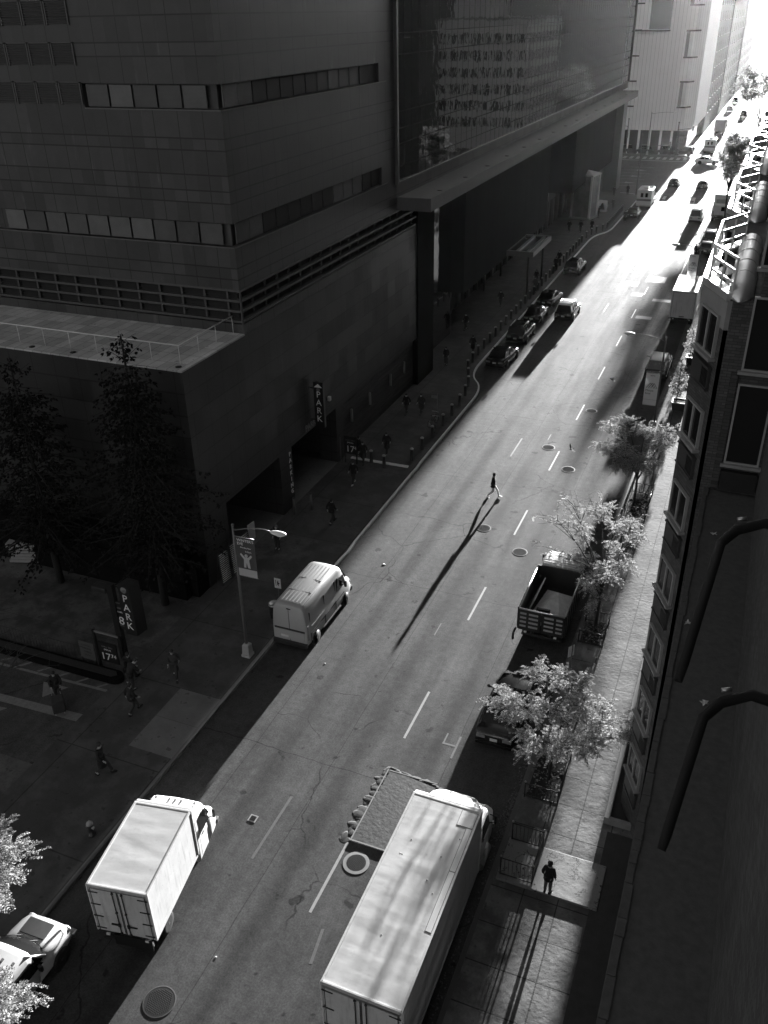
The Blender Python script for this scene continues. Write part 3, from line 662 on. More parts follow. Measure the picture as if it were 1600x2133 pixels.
for k in range(3):
    l = MB(); l.bbox(-25.29, 135.5 + 4.5 * k, 14.7, -25.0, 136.6 + 4.5 * k, 14.95, .03); hp('wall_lamp', l, M['steel'])
# glazed porch
gp = MB(); gp.box(-34, 96.2, 4.55, -22.3, 96.5, 5.1); gp.box(-34, 104.6, 4.55, -22.3, 104.9, 5.1); gp.box(-22.6, 96.5, 4.55, -22.3, 104.6, 5.1)
for k in range(8): gp.box(-31.6 + 1.2 * k, 96.5, 4.75, -31.3 + 1.2 * k, 104.6, 5.05)
po = hp('entrance_porch', gp, M['grey_metal'])
hp('porch_roof_glass', MB().box(-33, 96.5, 4.85, -22.6, 104.6, 4.9), M['lobby_glass'], po).matrix_parent_inverse = Matrix.Identity(4)
for x, y in ((-23, 97), (-23, 104), (-28, 97), (-28, 104)): hp('porch_post', MB().tube([(x, y, .14), (x, y, 4.6)], .12, 8), M['dark_metal'], po).matrix_parent_inverse = Matrix.Identity(4)
# ---- writing on the podium
def onwall_x(txt, size, y, z, x=-24.99, depth=.05):   # faces +x
    return moved(text_mb(txt, size, depth), TR((x, y, z)) @ RZ(R(90)))
hp('parking_lettering', onwall_x('PARKING', .62, 47.6, 4.62), M['sign_grey'])
pv = MB()
for i, ch in enumerate('PARKING'): pv = joined(pv, moved(text_mb(ch, .42, .04), TR((-24.985, 44.0, 3.9 - .44 * i)) @ RZ(R(90))))
hp('parking_lettering', pv, M['sign_white'])
# ---- 2. white panelled building across the avenue
white = thing('white_panel_building', 'tall white panelled building with small corner windows across the avenue', 'building', (-40, 216, 0))
def on(root, name, mb, m):
    o = mb.build(name, m, root); o.matrix_parent_inverse = Matrix.Translation(-Vector(root.location)); return o
def mat_panel():
    b = NB('white_panel_cladding'); uv = b.coord('UV'); u, z, _ = b.sep(uv); v = b.coord()
    j = b.math('LESS_THAN', b.math('PINGPONG', b.math('DIVIDE', u, 0.78), 0.5), 0.05)
    f = b.math('MULTIPLY', b.math('SUBTRACT', 1.0, b.math('MULTIPLY', j, 0.35)), b.math('MULTIPLY_ADD', b.noise(v, .3, 4), .12, .84))
    b.principled(f, 0.7, 0, .2); return b.m
mp_ = mat_panel()
wp = MB(); wp.prism([(-75, 214), (-18.9, 214), (-16.9, 217.7), (-16.9, 250), (-75, 250)], 5.0, 58); on(white, 'wall', wp, mp_)
wg = MB(); wg.prism([(-75, 215.0), (-19.6, 215.0), (-18, 218), (-18, 249), (-75, 249)], .1, 4.999); on(white, 'shopfront_glass', wg, M['lobby_glass'])
for k in range(14): on(white, 'column', MB().box(-21.2 - 2.3 * k, 214.2, .1, -20.75 - 2.3 * k, 214.7, 4.999), M['white'])
for z in (9.8, 19.25, 28.7, 38.1):
    wn = MB(); wn.box(-20.55, 213.96, z, -19.9, 214.2, z + 4.6); wo = on(white, 'window', wn, M['sign_grey'])
    w2 = MB(); w2.box(-19.9, 213.985, z, -19.25, 214.1, z + 4.6); w2.prism([(-19.22, 213.985), (-18.3, 215.63), (-18.4, 215.7), (-19.3, 214.05)], z, z + 4.6); o = on(white, 'window_surround', w2, M['white'])
    for zz in (z - .28, z + 4.6):
        lg = MB(); lg.prism([(-20.65, 214.1), (-20.65, 213.5), (-18.95, 213.5), (-17.9, 215.4), (-18.35, 215.75), (-19.25, 214.1)], zz, zz + .28); on(white, 'ledge', lg, M['dark_metal'])
for z in (9.6, 14.5, 19.3, 24.1, 28.9): on(white, 'ledge', MB().box(-33, 213.5, z, -29.6, 214.1, z + .25), M['dark_metal'])
on(white, 'window', MB().box(-28.25, 213.9, 24.3, -24.0, 214.1, 44), M['sign_grey']); on(white, 'ledge', MB().box(-31.5, 213.5, 23.95, -23.9, 214.1, 24.25), M['dark_metal'])
# ---- 3. further buildings along the left of the street, fading with distance
def block(name, label, x0, x1, y0, y1, h, m, cols, rows, wz=3.4, front=True, side=True, z0=5.0, sillm='far_sill'):
    t = thing(name, label, 'building', ((x0 + x1) / 2, (y0 + y1) / 2, 0))
    on(t, 'wall', MB().box(x0, y0, .1, x1, y1, h), m)
    on(t, 'cornice', MB().box(x0 - .3, y0 - .3, h, x1 + .3, y1 + .3, h + .5), M['concrete'])
    n = 0
    for r in range(rows):
        for c in range(cols):
            if n >= 96: break
            z = z0 + r * wz
            if side:
                yy = y0 + (c + .5) * (y1 - y0) / cols; xs = x1 if side == 'R' else x0; d = .12 if side == 'R' else -.12
                f = MB().box(min(xs, xs + d * .5), yy - .7, z, max(xs, xs + d * .5), yy + .7, z + 1.9)
                wo = on(t, 'window', f, M['far_window']); n += 1
                on(t, 'window_sill', MB().box(min(xs, xs + d * 2.5), yy - .85, z - .16, max(xs, xs + d * 2.5), yy + .85, z - .001), M[sillm])
            if front:
                xx = x0 + (c + .5) * (x1 - x0) / cols
                on(t, 'window', MB().box(xx - .7, y0 - .06, z, xx + .7, y0 + .06, z + 1.9), M['far_window']); n += 1
                on(t, 'window_sill', MB().box(xx - .85, y0 - .28, z - .16, xx + .85, y0, z - .001), M[sillm])
    return t
mB = mat_brick('grey_block_brick', 0.12, spec=.03, rough=.95); mC = mat_brick('pale_block_brick', 0.2, spec=.03, rough=.95)
block('apartment_block', 'grey brick apartment block directly behind the white panelled building', -45, -17.2, 252, 300, 44, mB, 6, 8, side='R')
block('apartment_block', 'paler stone block second behind the white panelled building', -45, -16.9, 301, 370, 30, mC, 7, 7, side='R')
block('apartment_block', 'hazy dark tower third behind the white panelled building', -45, -16.5, 371, 455, 52, mB, 7, 9, side='R')
block('apartment_block', 'hazy distant block where the street fades out', -45, -16.8, 456, 640, 38, mC, 8, 6, side='R')
# water tank on a far roof
wt = thing('water_tank', 'round water tank on legs on the roof of a far hazy block', 'water tank', (-22, 330, 30.5))
MB().lathe([(1.9, 2.4), (1.9, 6), (.2, 7.2)], 14).build('tank', M['wood_dark'], wt)
for a in (0, 1, 2, 3): MB().tube([(1.2 * math.cos(a * PI / 2 + .7), 1.2 * math.sin(a * PI / 2 + .7), 0), (1.2 * math.cos(a * PI / 2 + .7), 1.2 * math.sin(a * PI / 2 + .7), 2.4)], .12, 5).build('leg', M['dark_metal'], wt)
# right side beyond the avenue: outside the frame but mirrored in the curtain wall
mirr = block('apartment_block', 'pale building across the avenue mirrored in the glass curtain wall', 4.0, 25, 214, 246, 26.5, M['cloth_pale'], 8, 6, side='L', front=True)
on(mirr, 'roof_house', MB().box(13, 216, 27, 22, 230, 33), M['cloth_pale']); on(mirr, 'cornice', MB().box(12.7, 215.7, 33, 22.3, 230.3, 33.4), M['concrete'])
block('apartment_block', 'dark building along the far right mirrored in the glass curtain wall', 5, 48, 248, 420, 44, mB, 8, 6, side='L', front=False)

# ---- 4. brick apartment building on the right, with the viewer's own wall
apt = thing('brick_apartment_building', 'dark brick apartment building with bay windows and white railed terraces on the right', 'building', (0, 25, 0))
def ap(name, mb, m, parent=None):
    if parent is None: return on(apt, name, mb, m)
    o = mb.build(name, m, parent); return o
ab = MB(); ab.box(-.42, 25.0, -1.4, 14, 70, 21.2); ab.box(.3, 70.001, -1.4, 14, 136, 21.2); ab.box(.36, 25.001, 21.2, 14, 135.9, 46); ap('wall', ab, M['brick'])
ap('near_wall', MB().box(1.25, -12, 15.4, 14, 24.99, 50), M['brick'])
tb_ = MB(); tb_.box(-.16, -12, -.1, 14, 24.98, 15.5); ap('lower_block', tb_, M['brick_soldier'])
gt = MB(); gt.box(-.17, -12, 15.5, 1.249, 24.97, 15.53); ap('gravel_roof', gt, M['stucco'])
ed = MB(); rnd = random.Random(5)
y = 3.0
while y < 24.8:
    l = rnd.uniform(.25, .7); ed.bbox(-.19, y, 15.45, -.05 + rnd.uniform(-.02, .02), y + l - .01, 15.56 + rnd.uniform(0, .02), .012); y += l
ap('roof_edge', ed, M['stucco'])
areaM = mat('areaway_floor', 0.055, .9, var=.5, scale=3)
def window(z, T, w, h, deep=.10, panes=2, parent=None):
    """sash window in local x (along the wall), facing -y"""
    fr = MB(); t = .055
    fr.box(-w / 2, -.05, z, -w / 2 + t, .06, z + h, T); fr.box(w / 2 - t, -.05, z, w / 2, .06, z + h, T)
    fr.box(-w / 2 + t, -.05, z + h - t, w / 2 - t, .06, z + h, T); fr.box(-w / 2 + t, -.05, z, w / 2 - t, .06, z + t, T)
    for k in range(1, panes): x = -w / 2 + w * k / panes; fr.box(x - t * .7, -.055, z + t, x + t * .7, .06, z + h - t, T)
    o = ap('window', fr, M['frame'])
    g = MB().box(-w / 2 + t, -.01, z + t, w / 2 - t, .04, z + h - t, T); gg = g.build('pane', M['dark_glass'], o)
    s = MB().bbox(-w / 2 - .08, -.16, z - .09, w / 2 + .08, .05, z - .005, .012, T); s.build('sill', M['sill'], o)
    return o
for k in range(5):     # windows in the wall that faces the viewer, beyond the gravel roof
    z = 16.45 + 2.83 * k; T = TR((.70, 25.0, 0)); window(z, T, .95, 2.05 if k else 2.45, panes=1)
sr = MB(); sr.box(-.02, 24.93, 15.6, .18, 24.999, 19.2); ap('window_surround', sr, M['brick_soldier'])
ap('vent_grille', MB().box(.2, 24.8, 15.65, 1.2, 24.99, 16.25), M['dark_metal'])
SILLS = [19.46 - 2.83 * k for k in range(7)]
def bay(yb, i, nsill):
    xo = -1.17 if i < 4 else -.95
    P = [(-.42, yb), (xo, yb + 1.65), (xo, yb + 5.0), (-.42, yb + 6.6)]
    b = MB(); b.prism(P + [(.4 if i > 3 else -.3, yb + 6.6), (.4 if i > 3 else -.3, yb)], -1.3, 20.35); ap('bay', b, M['brick'])
    pn = MB(); pn.prism([(P[0][0], P[0][1] - .02), (P[1][0] - .03, P[1][1] - .02), (P[2][0] - .03, P[2][1] + .02), (P[3][0], P[3][1] + .02), (-.3, yb + 6.6), (-.3, yb)], 20.351, 21.15); ap('parapet_band', pn, M['concrete'])
    rim = MB()
    for a, c in ((P[0], P[1]), (P[1], P[2]), (P[2], P[3])):
        a_, c_ = Vector((a[0], a[1], 0)), Vector((c[0], c[1], 0)); d = (c_ - a_); L = d.length; ang = math.atan2(d.y, d.x)
        rim.box(-.02, -.26, 21.151, L + .02, .06, 21.36, TR(a_) @ RZ(ang))
    ap('terrace_rim', rim, M['coping'])
    fl = MB(); fl.prism([(-.36, yb + .6), (-.95, yb + 1.8), (-.95, yb + 4.9), (-.36, yb + 6.0)], 21.152, 21.19); ap('terrace_floor', fl, M['soil'])
    rl = MB()
    for a, c in ((P[0], P[1]), (P[1], P[2]), (P[2], P[3])):
        a_, c_ = Vector((a[0], a[1], 0)), Vector((c[0], c[1], 0)); d = (c_ - a_); L = d.length; ang = math.atan2(d.y, d.x); T = TR(a_) @ RZ(ang)
        for z in (21.55, 21.88, 22.21): rl.box(.05, -.14, z, L - .05, -.09, z + .07, T)
        for q in range(3): x = .08 + (L - .16) * q / 2; rl.box(x - .022, -.135, 21.36, x + .022, -.095, 22.28, T)
    ap('terrace_railing', rl, M['rail_white'])
    cp = MB()      # rounded metal coping between terrace and wall
    ys = [yb - .25, yb + .25, yb + 6.6, yb + 7.1]; rr = [.05, .33, .33, .05]; rings = []
    for y_, r_ in zip(ys, rr): rings.append([Vector((-.14 + r_ * 1.05 * math.cos(a), y_, 21.2 + r_ * 1.25 * math.sin(a))) for a in [PI - PI * q / 10 for q in range(11)]])
    cp.loft(rings, True); ap('coping', cp, M['coping'])
    for q in range(1, 5):
        y_ = yb + .25 + 1.35 * q; cp = MB(); cp.loft([[Vector((-.14 + .345 * 1.05 * math.cos(a), y_ + e, 21.2 + .345 * 1.25 * math.sin(a))) for a in [PI - PI * q2 / 10 for q2 in range(11)]] for e in (0, .05)]); ap('coping_seam', cp, M['coping'])
    a_, c_ = Vector((P[0][0], P[0][1], 0)), Vector((P[1][0], P[1][1], 0)); d = a_ - c_; ang = math.atan2(-d.y, -d.x)
    # local x runs from inner to outer corner reversed so that -y faces the street corner
    T0 = TR((a_ + c_) / 2 + Vector((-.04, -.017, 0)))  @ RZ(math.atan2(P[0][1] - P[1][1], P[0][0] - P[1][0]))
    for z in SILLS[:nsill]:
        window(z, T0, 1.3, 1.2)
        g = MB(); g.box(-.62, -.05, z - .95, .62, .03, z - .35, T0); g.box(-.66, -.09, z - .35, .66, .03, z - .28, T0); g.box(-.66, -.09, z - 1.0, .66, .03, z - .95, T0); gg = ap('ac_grille', g, M['louvre'])
        g = MB()
        for q in range(5): g.box(.12 + .1 * q, -.062, z - .9, .19 + .1 * q, -.051, z - .4, T0)
        g.build('grille_slot', M['black'], gg)
for i, (yb, ns) in enumerate(((25.0, 7), (35.6, 5), (46.8, 3), (59.5, 2), (73.5, 1), (88, 1))): bay(yb, i, ns)
# low wall of the sunken areaway
aw = MB(); aw.bbox(-1.62, 25.35, .1, -1.42, 70, .48, .02); aw.box(-1.42, 25.35, .1, -.43, 25.5, .45); ap('areaway_wall', aw, M['concrete'])
ap('areaway_floor', MB().box(-1.42, 25.5, .1, -.43, 70, .145), areaM)
st = MB(); st.box(-1.4, -12, .1, -.161, 25.0, .146); ap('forecourt', st, areaM)

# ---- 5. steel brackets fixed to the viewer's wall
def bracket(loc, label, k=1.0):
    t = thing('steel_bracket', label, 'bracket', loc, 0, 'steel brackets beside the viewer')
    MB().tube([(1.16, .02, -.16), (.35, 0, -.035), (.06, 0, .005), (.0, -.03, -.01), (-.03, -.07, -.03), (-.064 , -.52 * k, -.06), (-.068, -.55 * k, -.08)], [.0125, .0125, .013, .013, .0115, .010, .008], 12).build('bent_tube', M['black_tube'], t)
    MB().tube([(.018, -.002, .0095), (-.002, -.010, .008)], [.005, .005], 8).build('bolt', M['steel'], t)
    return t
M['black_tube'] = mat('black_enamel_tube', .004, .8, var=.2, scale=8)
bracket((.075, 2.0, 26.93), 'dark bent steel bracket sticking out from the right, upper of the two')
bracket((.10, 1.63, 26.71), 'dark bent steel bracket sticking out from the right, lower of the two', .74)
for x, y, lb in ((.05, 17.9, 'pale star-shaped fallen leaf on the gravel roof left of the upper bracket'), (.65, 15.2, 'small fallen leaf on the gravel roof between the two brackets'), (.3, 22.3, 'tiny fallen leaf on the gravel roof near the wall')):
    lf = MB(); n = 10; r = .11
    lf.add([(0, 0, .012)] + [((r if k % 2 == 0 else r * .45) * math.cos(2 * PI * k / n), (r if k % 2 == 0 else r * .45) * math.sin(2 * PI * k / n), .004 + .02 * (k % 3)) for k in range(n)], [(0, k + 1, (k + 1) % n + 1) for k in range(n)])
    o = lf.build('fallen_leaf', M['cloth_pale']); o.location = (x, y, 15.535); o.rotation_euler = (0, 0, x * 7); tag(o, lb, 'leaf', 'fallen leaves')
# ================================================================== vehicles (front towards +y)
def wheel(t, x, y, r, wd, rim='grey_metal'):
    T = TR((x, y, r)) @ RY(R(90))
    m = MB(); m.lathe([(r * .62, -wd / 2), (r * .9, -wd / 2), (r, -wd / 2 + .03), (r, wd / 2 - .03), (r * .9, wd / 2), (r * .62, wd / 2)], 18, T)
    o = m.build('wheel', M['rubber'], t)
    s = 1 if x > 0 else -1
    g = MB(); g.lathe([(r * .6, -wd * .3), (r * .6, wd * .45 * 1), (r * .5, wd * .38), (r * .18, wd * .40), (r * .15, wd * .5), (.01, wd * .5)], 14, T @ (Matrix.Identity(4) if s > 0 else RX(PI)))
    for k in range(5): g.box(-.03, .12 * r, wd * .36, .03, r * .56, wd * .45, T @ (Matrix.Identity(4) if s > 0 else RX(PI)) @ RZ(2 * PI * k / 5))
    g.build('rim', M[rim], o); return o
def ring(w_, y, zl, zb, crown=.04):
    h = [(0, zl), (.82 * w_, zl), (.97 * w_, zl + .10), (w_, zl + .45 * (zb - zl)), (.985 * w_, zb - .14), (.93 * w_, zb - .03), (.80 * w_, zb + .005), (.45 * w_, zb + crown * .8), (0, zb + crown)]
    return [Vector((x, y, z)) for x, z in h] + [Vector((-x, y, z)) for x, z in h[-2:0:-1]]
STY = {
 'sedan': dict(st=[(-.5, .80, .42, .78), (-.485, .90, .30, .93), (-.40, .97, .22, .98), (-.2, 1, .19, .97), (.1, 1, .19, .95), (.24, .99, .19, .92), (.40, .95, .22, .84), (.475, .87, .27, .72), (.5, .74, .36, .60)], gh=(-.40, -.24, .03, .22), wy=(-.29, .30)),
 'suv': dict(st=[(-.5, .86, .46, .85), (-.485, .94, .36, 1.02), (-.40, .99, .27, 1.08), (-.2, 1, .25, 1.07), (.1, 1, .25, 1.06), (.24, .99, .25, 1.03), (.40, .96, .28, .98), (.475, .90, .34, .88), (.5, .80, .42, .72)], gh=(-.475, -.42, .06, .24), wy=(-.30, .31)),
}
def car(label, cat, loc, style='sedan', paint='black_paint', L=4.8, W=1.85, H=1.45, rotz=0.0, group=None, roof=None, rack=False, lit=False, name='parked_car', roofbar=False):
    t = thing(name, label, cat, loc, rotz, group); sd = STY[style]; hw = W / 2
    b = MB(); b.loft([ring(hw * q[1], q[0] * L, q[2], q[3]) for q in sd['st']]); body = b.build('body', M[paint], t)
    zb = sd['st'][4][3]; yr, rr, rf, yf = [q * L for q in sd['gh']]
    bw_, tw = hw * .90, hw * .70
    def quad(y, w_, z): return [Vector((-w_, y, z)), Vector((w_, y, z))]
    g = MB(); base = [(-bw_ * .92, yr), (bw_ * .92, yr), (bw_, yf - .35), (bw_ * .86, yf), (-bw_ * .86, yf), (-bw_, yf - .35)]
    top = [(-tw, rr), (tw, rr), (tw, rf - .05), (tw * .93, rf), (-tw * .93, rf), (-tw, rf - .05)]
    g.loft([[Vector((x, y, zb - .04)) for x, y in base], [Vector((x * 1.0, y, H - .05)) for x, y in top]], False); g.build('window_glass', M['glass'], t)
    r_ = MB(); mid = [(x * .8, y * .92 + (rr + rf) / 2 * .08) for x, y in top]
    r_.loft([[Vector((x * 1.03, y, H - .075)) for x, y in top], [Vector((x * 1.01, y, H - .035)) for x, y in top], [Vector((x, y, H)) for x, y in mid]], True)
    for i in (0, 1, 3, 4):
        r_.tube([(base[i][0], base[i][1], zb - .02), (top[i][0], top[i][1], H - .06)], .035, 6)
    for f in (.42, .72) if style == 'suv' else (.5,):
        for s in (-1, 1): yb_ = rr + (rf - rr) * f; r_.tube([(s * bw_ * .985, yb_, zb - .02), (s * tw * 1.0, yb_, H - .06)], .035, 6)
    r_.build('roof', M[roof or paint], t)
    for s in (-1, 1):
        m = MB(); m.ball((s * (hw + .12), yf - .45, zb + .06), (.12, .07, .08), 8); m.tube([(s * hw * .95, yf - .45, zb + .0), (s * (hw + .1), yf - .45, zb + .04)], .03, 5); m.build('mirror', M['black'], t)
        h = MB(); h.ball((s * hw * .66, L * .475, sd['st'][7][3] - .07), (.20, .10, .07), 8); h.build('headlight', M['lens'], t)
        e = MB(); e.bbox(s * hw * .62 - .20, -L * .5 - .012, sd['st'][1][3] - .26, s * hw * .62 + .20, -L * .48, sd['st'][1][3] - .10, .02); e.build('tail_light', M['tail'], t)
        for y in sd['wy']:
            r = .34 if style == 'suv' else .32
            a = MB(); a.lathe([(r + .07, -.02), (r + .07, .02)], 18, TR((s * (hw - .0), y * L, r)) @ RY(R(90))); a.build('wheel_arch', M['black'], t)
            wheel(t, s * (hw - .085), y * L, r, .22)
    bp = MB(); bp.bbox(-hw * .86, -L * .5 - .05, .34, hw * .86, -L * .48, .52, .03); bp.build('rear_bumper', M['black' if style == 'suv' else paint], t)
    bp = MB(); bp.bbox(-hw * .74, L * .47, .28, hw * .74, L * .5 + .03, .46, .03); bp.build('front_bumper', M['black'], t)
    p = MB(); p.box(-.16, -L * .5 - .03, .62, .16, -L * .5 - .005, .76); p.build('number_plate', M['plate'], t)
    if style == 'suv' or rack:
        k = MB()
        for s in (-1, 1): k.tube([(s * tw * .9, rr + .15, H - .02), (s * tw * .9, rr + .3, H + .06), (s * tw * .9, rf - .3, H + .06), (s * tw * .9, rf - .15, H - .02)], .022, 6)
        if rack:
            for q in range(4): k.box(-tw * .9, rr + .35 + .4 * q, H + .045, tw * .9, rr + .40 + .4 * q, H + .075)
        k.build('roof_rail', M['steel'], t)
    if roofbar: MB().bbox(-.35, (rr + rf) / 2 - .12, H, .35, (rr + rf) / 2 + .12, H + .16, .03).build('roof_sign', M['lens'], t)
    return t
def cab(t, x0, x1, y0, y1, zr, m, hood=.75, zh=1.35, bumper=.45):
    """truck cab: y0 back wall, y1 nose; a short sloping hood ahead of the windscreen"""
    hw = (x1 - x0) / 2; cx = (x0 + x1) / 2; yw = y1 - hood
    def rg(y, w_, zl, zt, rt=.16): 
        h = [(0, zl), (w_ * .96, zl), (w_, zl + .1), (w_, (zl + zt) / 2), (w_ * .985, zt - rt), (w_ * .93, zt - rt * .35), (w_ * .80, zt), (0, zt + .05)]
        return [Vector((cx + x, y, z)) for x, z in h] + [Vector((cx - x, y, z)) for x, z in h[-2:0:-1]]
    b = MB(); zl = bumper
    b.loft([rg(y0, hw, zl, zr), rg(y0 + .1, hw, zl, zr), rg(yw - .45, hw * .97, zl, zr), rg(yw - .28, hw * .96, zl, zr - .06)])
    b.loft([rg(yw - .35, hw * .97, zl, zh + .08), rg(yw + .1, hw * .96, zl, zh + .05), rg(yw + hood * .6, hw * .93, zl, zh - .1), rg(y1 - .08, hw * .88, zl, zh - .28), rg(y1, hw * .78, zl + .12, zh - .5)])
    o = b.build('cab', m, t)
    g = MB()
    g.loft([[Vector((cx + s * hw * .90, yw + .16, zh + .04)) for s in (-1, 1)] + [Vector((cx + s * hw * .88, yw - .30, zh + .02)) for s in (1, -1)],
            [Vector((cx + s * hw * .80, yw - .27, zr - .10)) for s in (-1, 1)] + [Vector((cx + s * hw * .80, yw - .5, zr - .10)) for s in (1, -1)]], False)
    g.build('windscreen', M['glass'], o)
    for s in (-1, 1):
        w_ = MB(); xx = cx + s * hw * .992
        poly = [(y0 + .3, zh + .06), (yw - .12, zh + .02), (yw - .42, zr - .18), (y0 + .34, zr - .18)]
        w_.extr(poly, min(xx, xx + s * .012), max(xx, xx + s * .012)); w_.build('side_window', M['glass'], o)
        m_ = MB(); m_.bbox(xx + s * .22 - .05, yw - .15, zh + .1, xx + s * .22 + .05, yw - .05, zh + .5, .02); m_.tube([(xx, yw - .12, zh + .05), (xx + s * .22, yw - .1, zh + .15)], .02, 5); m_.tube([(xx, yw - .12, zh + .5), (xx + s * .22, yw - .1, zh + .45)], .02, 5); m_.build('mirror', M['black'], t)
        h = MB(); h.ball((cx + s * hw * .62, y1 - .03, zh - .42), (.16, .07, .1), 8); h.build('headlight', M['lens'], t)
        d = MB(); d.bbox(xx - s * .01 - .012, y0 + .45, zh - .12, xx - s * .01 + .024, y0 + .6, zh - .07, .01); d.build('door_handle', M['black'], o)
        sm = MB(); sm.box(min(xx - .004, xx + s * .004), y0 + .24, zl + .15, max(xx - .004, xx + s * .004), y0 + .255, zh); sm.box(min(xx - .004, xx + s * .004), yw - .08, zl + .15, max(xx - .004, xx + s * .004), yw - .065, zh); sm.build('door_seam', M['black'], o)
    for i in range(5):
        f = (-.72, -.22, 0, .22, .72)[i]; l = MB(); l.bbox(cx + f * hw - .04, yw - .52, zr + .02, cx + f * hw + .04, yw - .42, zr + .085, .015); l.build('marker_lamp', M['sign_grey'], t)
    bp = MB(); bp.bbox(cx - hw * .95, y1 - .12, .38, cx + hw * .95, y1 + .06, .62, .03); bp.build('front_bumper', M['steel'], t)
    return o
def cargo(t, x0, x1, y0, y1, z0, z1, roofm, sidem, rails='white_dirty'):
    b = MB(); b.bbox(x0, y0, z0, x1, y1, z1 - .03, .02); o = b.build('cargo_box', sidem, t)
    # roof sheet as a gently sagging grid
    rf = MB(); nx, ny = 8, 34; vs = []; rnd = random.Random(int(y1 * 10))
    for j in range(ny + 1):
        for i in range(nx + 1):
            u, v = i / nx, j / ny
            e = 16 * u * (1 - u) * v * (1 - v); e = min(1, e)
            vs.append((x0 + .05 + (x1 - x0 - .1) * u, y0 + .05 + (y1 - y0 - .1) * v, z1 - .022 + e * (.0035 * math.sin(v * (y1 - y0) * 5.2 + 2.5 * math.sin(u * 3)) + .002 * math.sin(v * (y1 - y0) * 9 + u * 5) + rnd.uniform(-.0004, .0004))))
    rf.add(vs, [(j * (nx + 1) + i, j * (nx + 1) + i + 1, (j + 1) * (nx + 1) + i + 1, (j + 1) * (nx + 1) + i) for j in range(ny) for i in range(nx)], True)
    rf.build('box_roof', roofm, o)
    r = MB(); c = .055
    for x in (x0, x1): r.bbox(x - .02 if x == x0 else x - c, y0 - .01, z1 - .07, x + c if x == x0 else x + .02, y1 + .01, z1 + .012, .012)
    for y in (y0, y1): r.bbox(x0, y - .02 if y == y0 else y - c, z1 - .09, x1, y + c if y == y0 else y + .02, z1 + (.012 if y == y0 else -.014), .012)
    for x in (x0, x1):
        for y in (y0, y1): r.bbox(x - .03, y - .03, z0, x + .03, y + .03, z1, .012)
        r.bbox(x - .02, y0, z0 - .02, x + .02, y1, z0 + .08, .01)
    r.build('corner_rail', M[rails], o)
    return o
def rear_doors(t, x0, x1, y, z0, z1, hinge='dark_metal', m=None):
    cx = (x0 + x1) / 2
    for s in (-1, 1):
        a, b_ = (x0 + .09, cx - .012) if s < 0 else (cx + .012, x1 - .09)
        d = MB(); d.bbox(a, y - .035, z0 + .05, b_, y - .005, z1 - .12, .012); o = d.build('rear_door', m or M['white_dirty'], t)
        g = MB()
        gx = a if s < 0 else b_
        g.box(a, y - .04, z0 + .05, a + .025, y - .036, z1 - .12); g.box(b_ - .025, y - .04, z0 + .05, b_, y - .036, z1 - .12); g.box(a + .025, y - .04, z1 - .145, b_ - .025, y - .036, z1 - .12)
        g.build('door_seal', M['dark_metal'], o)
        rx = cx + s * .17; l = MB(); l.tube([(rx, y - .065, z0 + .02), (rx, y - .065, z1 - .1)], .018, 6)
        l.bbox(rx - .02, y - .09, z0 + .52, rx + s * .30 + .02, y - .06, z0 + .56, .008); l.bbox(rx - .05, y - .09, z0 + .45, rx + .05, y - .06, z0 + .62, .008)
        for zz in (z0 + .1, (z0 + z1) / 2, z1 - .2): l.box(rx - .035, y - .085, zz - .03, rx + .035, y - .036, zz + .03)
        l.build('lock_rod', M['dark_metal'], o)
        for k in range(4):
            zz = z0 + .2 + k * (z1 - z0 - .5) / 3; hh = MB(); hx = gx - s * .28
            hh.bbox(min(gx + s * .08, hx), y - .06, zz - .02, max(gx + s * .08, hx), y - .036, zz + .02, .006); hh.build('hinge', M[hinge], o)
def chassis(t, x0, x1, y0, y1, z=.75, r=.42, wy=(0, 1), dual=True):
    f = MB()
    for s in (-.4, .4): f.box((x0 + x1) / 2 + s - .05, y0, z - .22, (x0 + x1) / 2 + s + .05, y1, z)
    for k in range(5): yy = y0 + .3 + (y1 - y0 - .6) * k / 4; f.box(x0 + .1, yy - .04, z - .02, x1 - .1, yy + .04, z + .12)
    f.build('chassis', M['black'], t)
    for y in wy:
        for s in (-1, 1):
            xx = (x0 + .22 if s < 0 else x1 - .22); wheel(t, xx, y, r, .42 if dual and y != wy[-1] else .27)
    b = MB(); b.bbox(x0 + .1, y0 - .06, z - .32, x1 - .1, y0 + .04, z - .18, .02)
    for s in (-.5, .5): b.box((x0 + x1) / 2 + s - .03, y0 - .03, z - .2, (x0 + x1) / 2 + s + .03, y0 + .03, z)
    b.build('rear_bumper', M['dark_metal'], t)
    for s in (-1, 1):
        l = MB(); l.bbox((x0 + x1) / 2 + s * (x1 - x0) * .36 - .07, y0 - .08, z - .15, (x0 + x1) / 2 + s * (x1 - x0) * .36 + .07, y0 - .02, z - .05, .015); l.build('tail_light', M['lens'], t)

# --- cream box truck at the lower left
t = thing('box_truck', 'white box truck with hinged rear doors, lower left, pulled in at an angle', 'truck', (-15.72, 14.02, 0), R(10.0))
cargo(t, -1.08, 1.08, 0, 3.55, .92, 3.25, M['truck_roof'], M['white_dirty']); rear_doors(t, -1.08, 1.08, 0, .92, 3.25)
cab(t, -1.07, 1.07, 3.65, 5.6, 2.55, M['white'], hood=.7, zh=1.5, bumper=.36); chassis(t, -1.0, 1.0, .02, 5.2, .9, .40, (1.0, 4.6))
MB().bbox(-1.1, 3.5, 2.95, 1.1, 3.74, 3.225, .07).build('box_nose', M['white'], t)
MB().box(-.5, -.05, .35, .9, -.02, .85).build('mud_flap', M['black'], t)
p = MB(); p.box(.62, -.045, .62, .95, -.03, .78); p.build('number_plate', M['plate'], t)
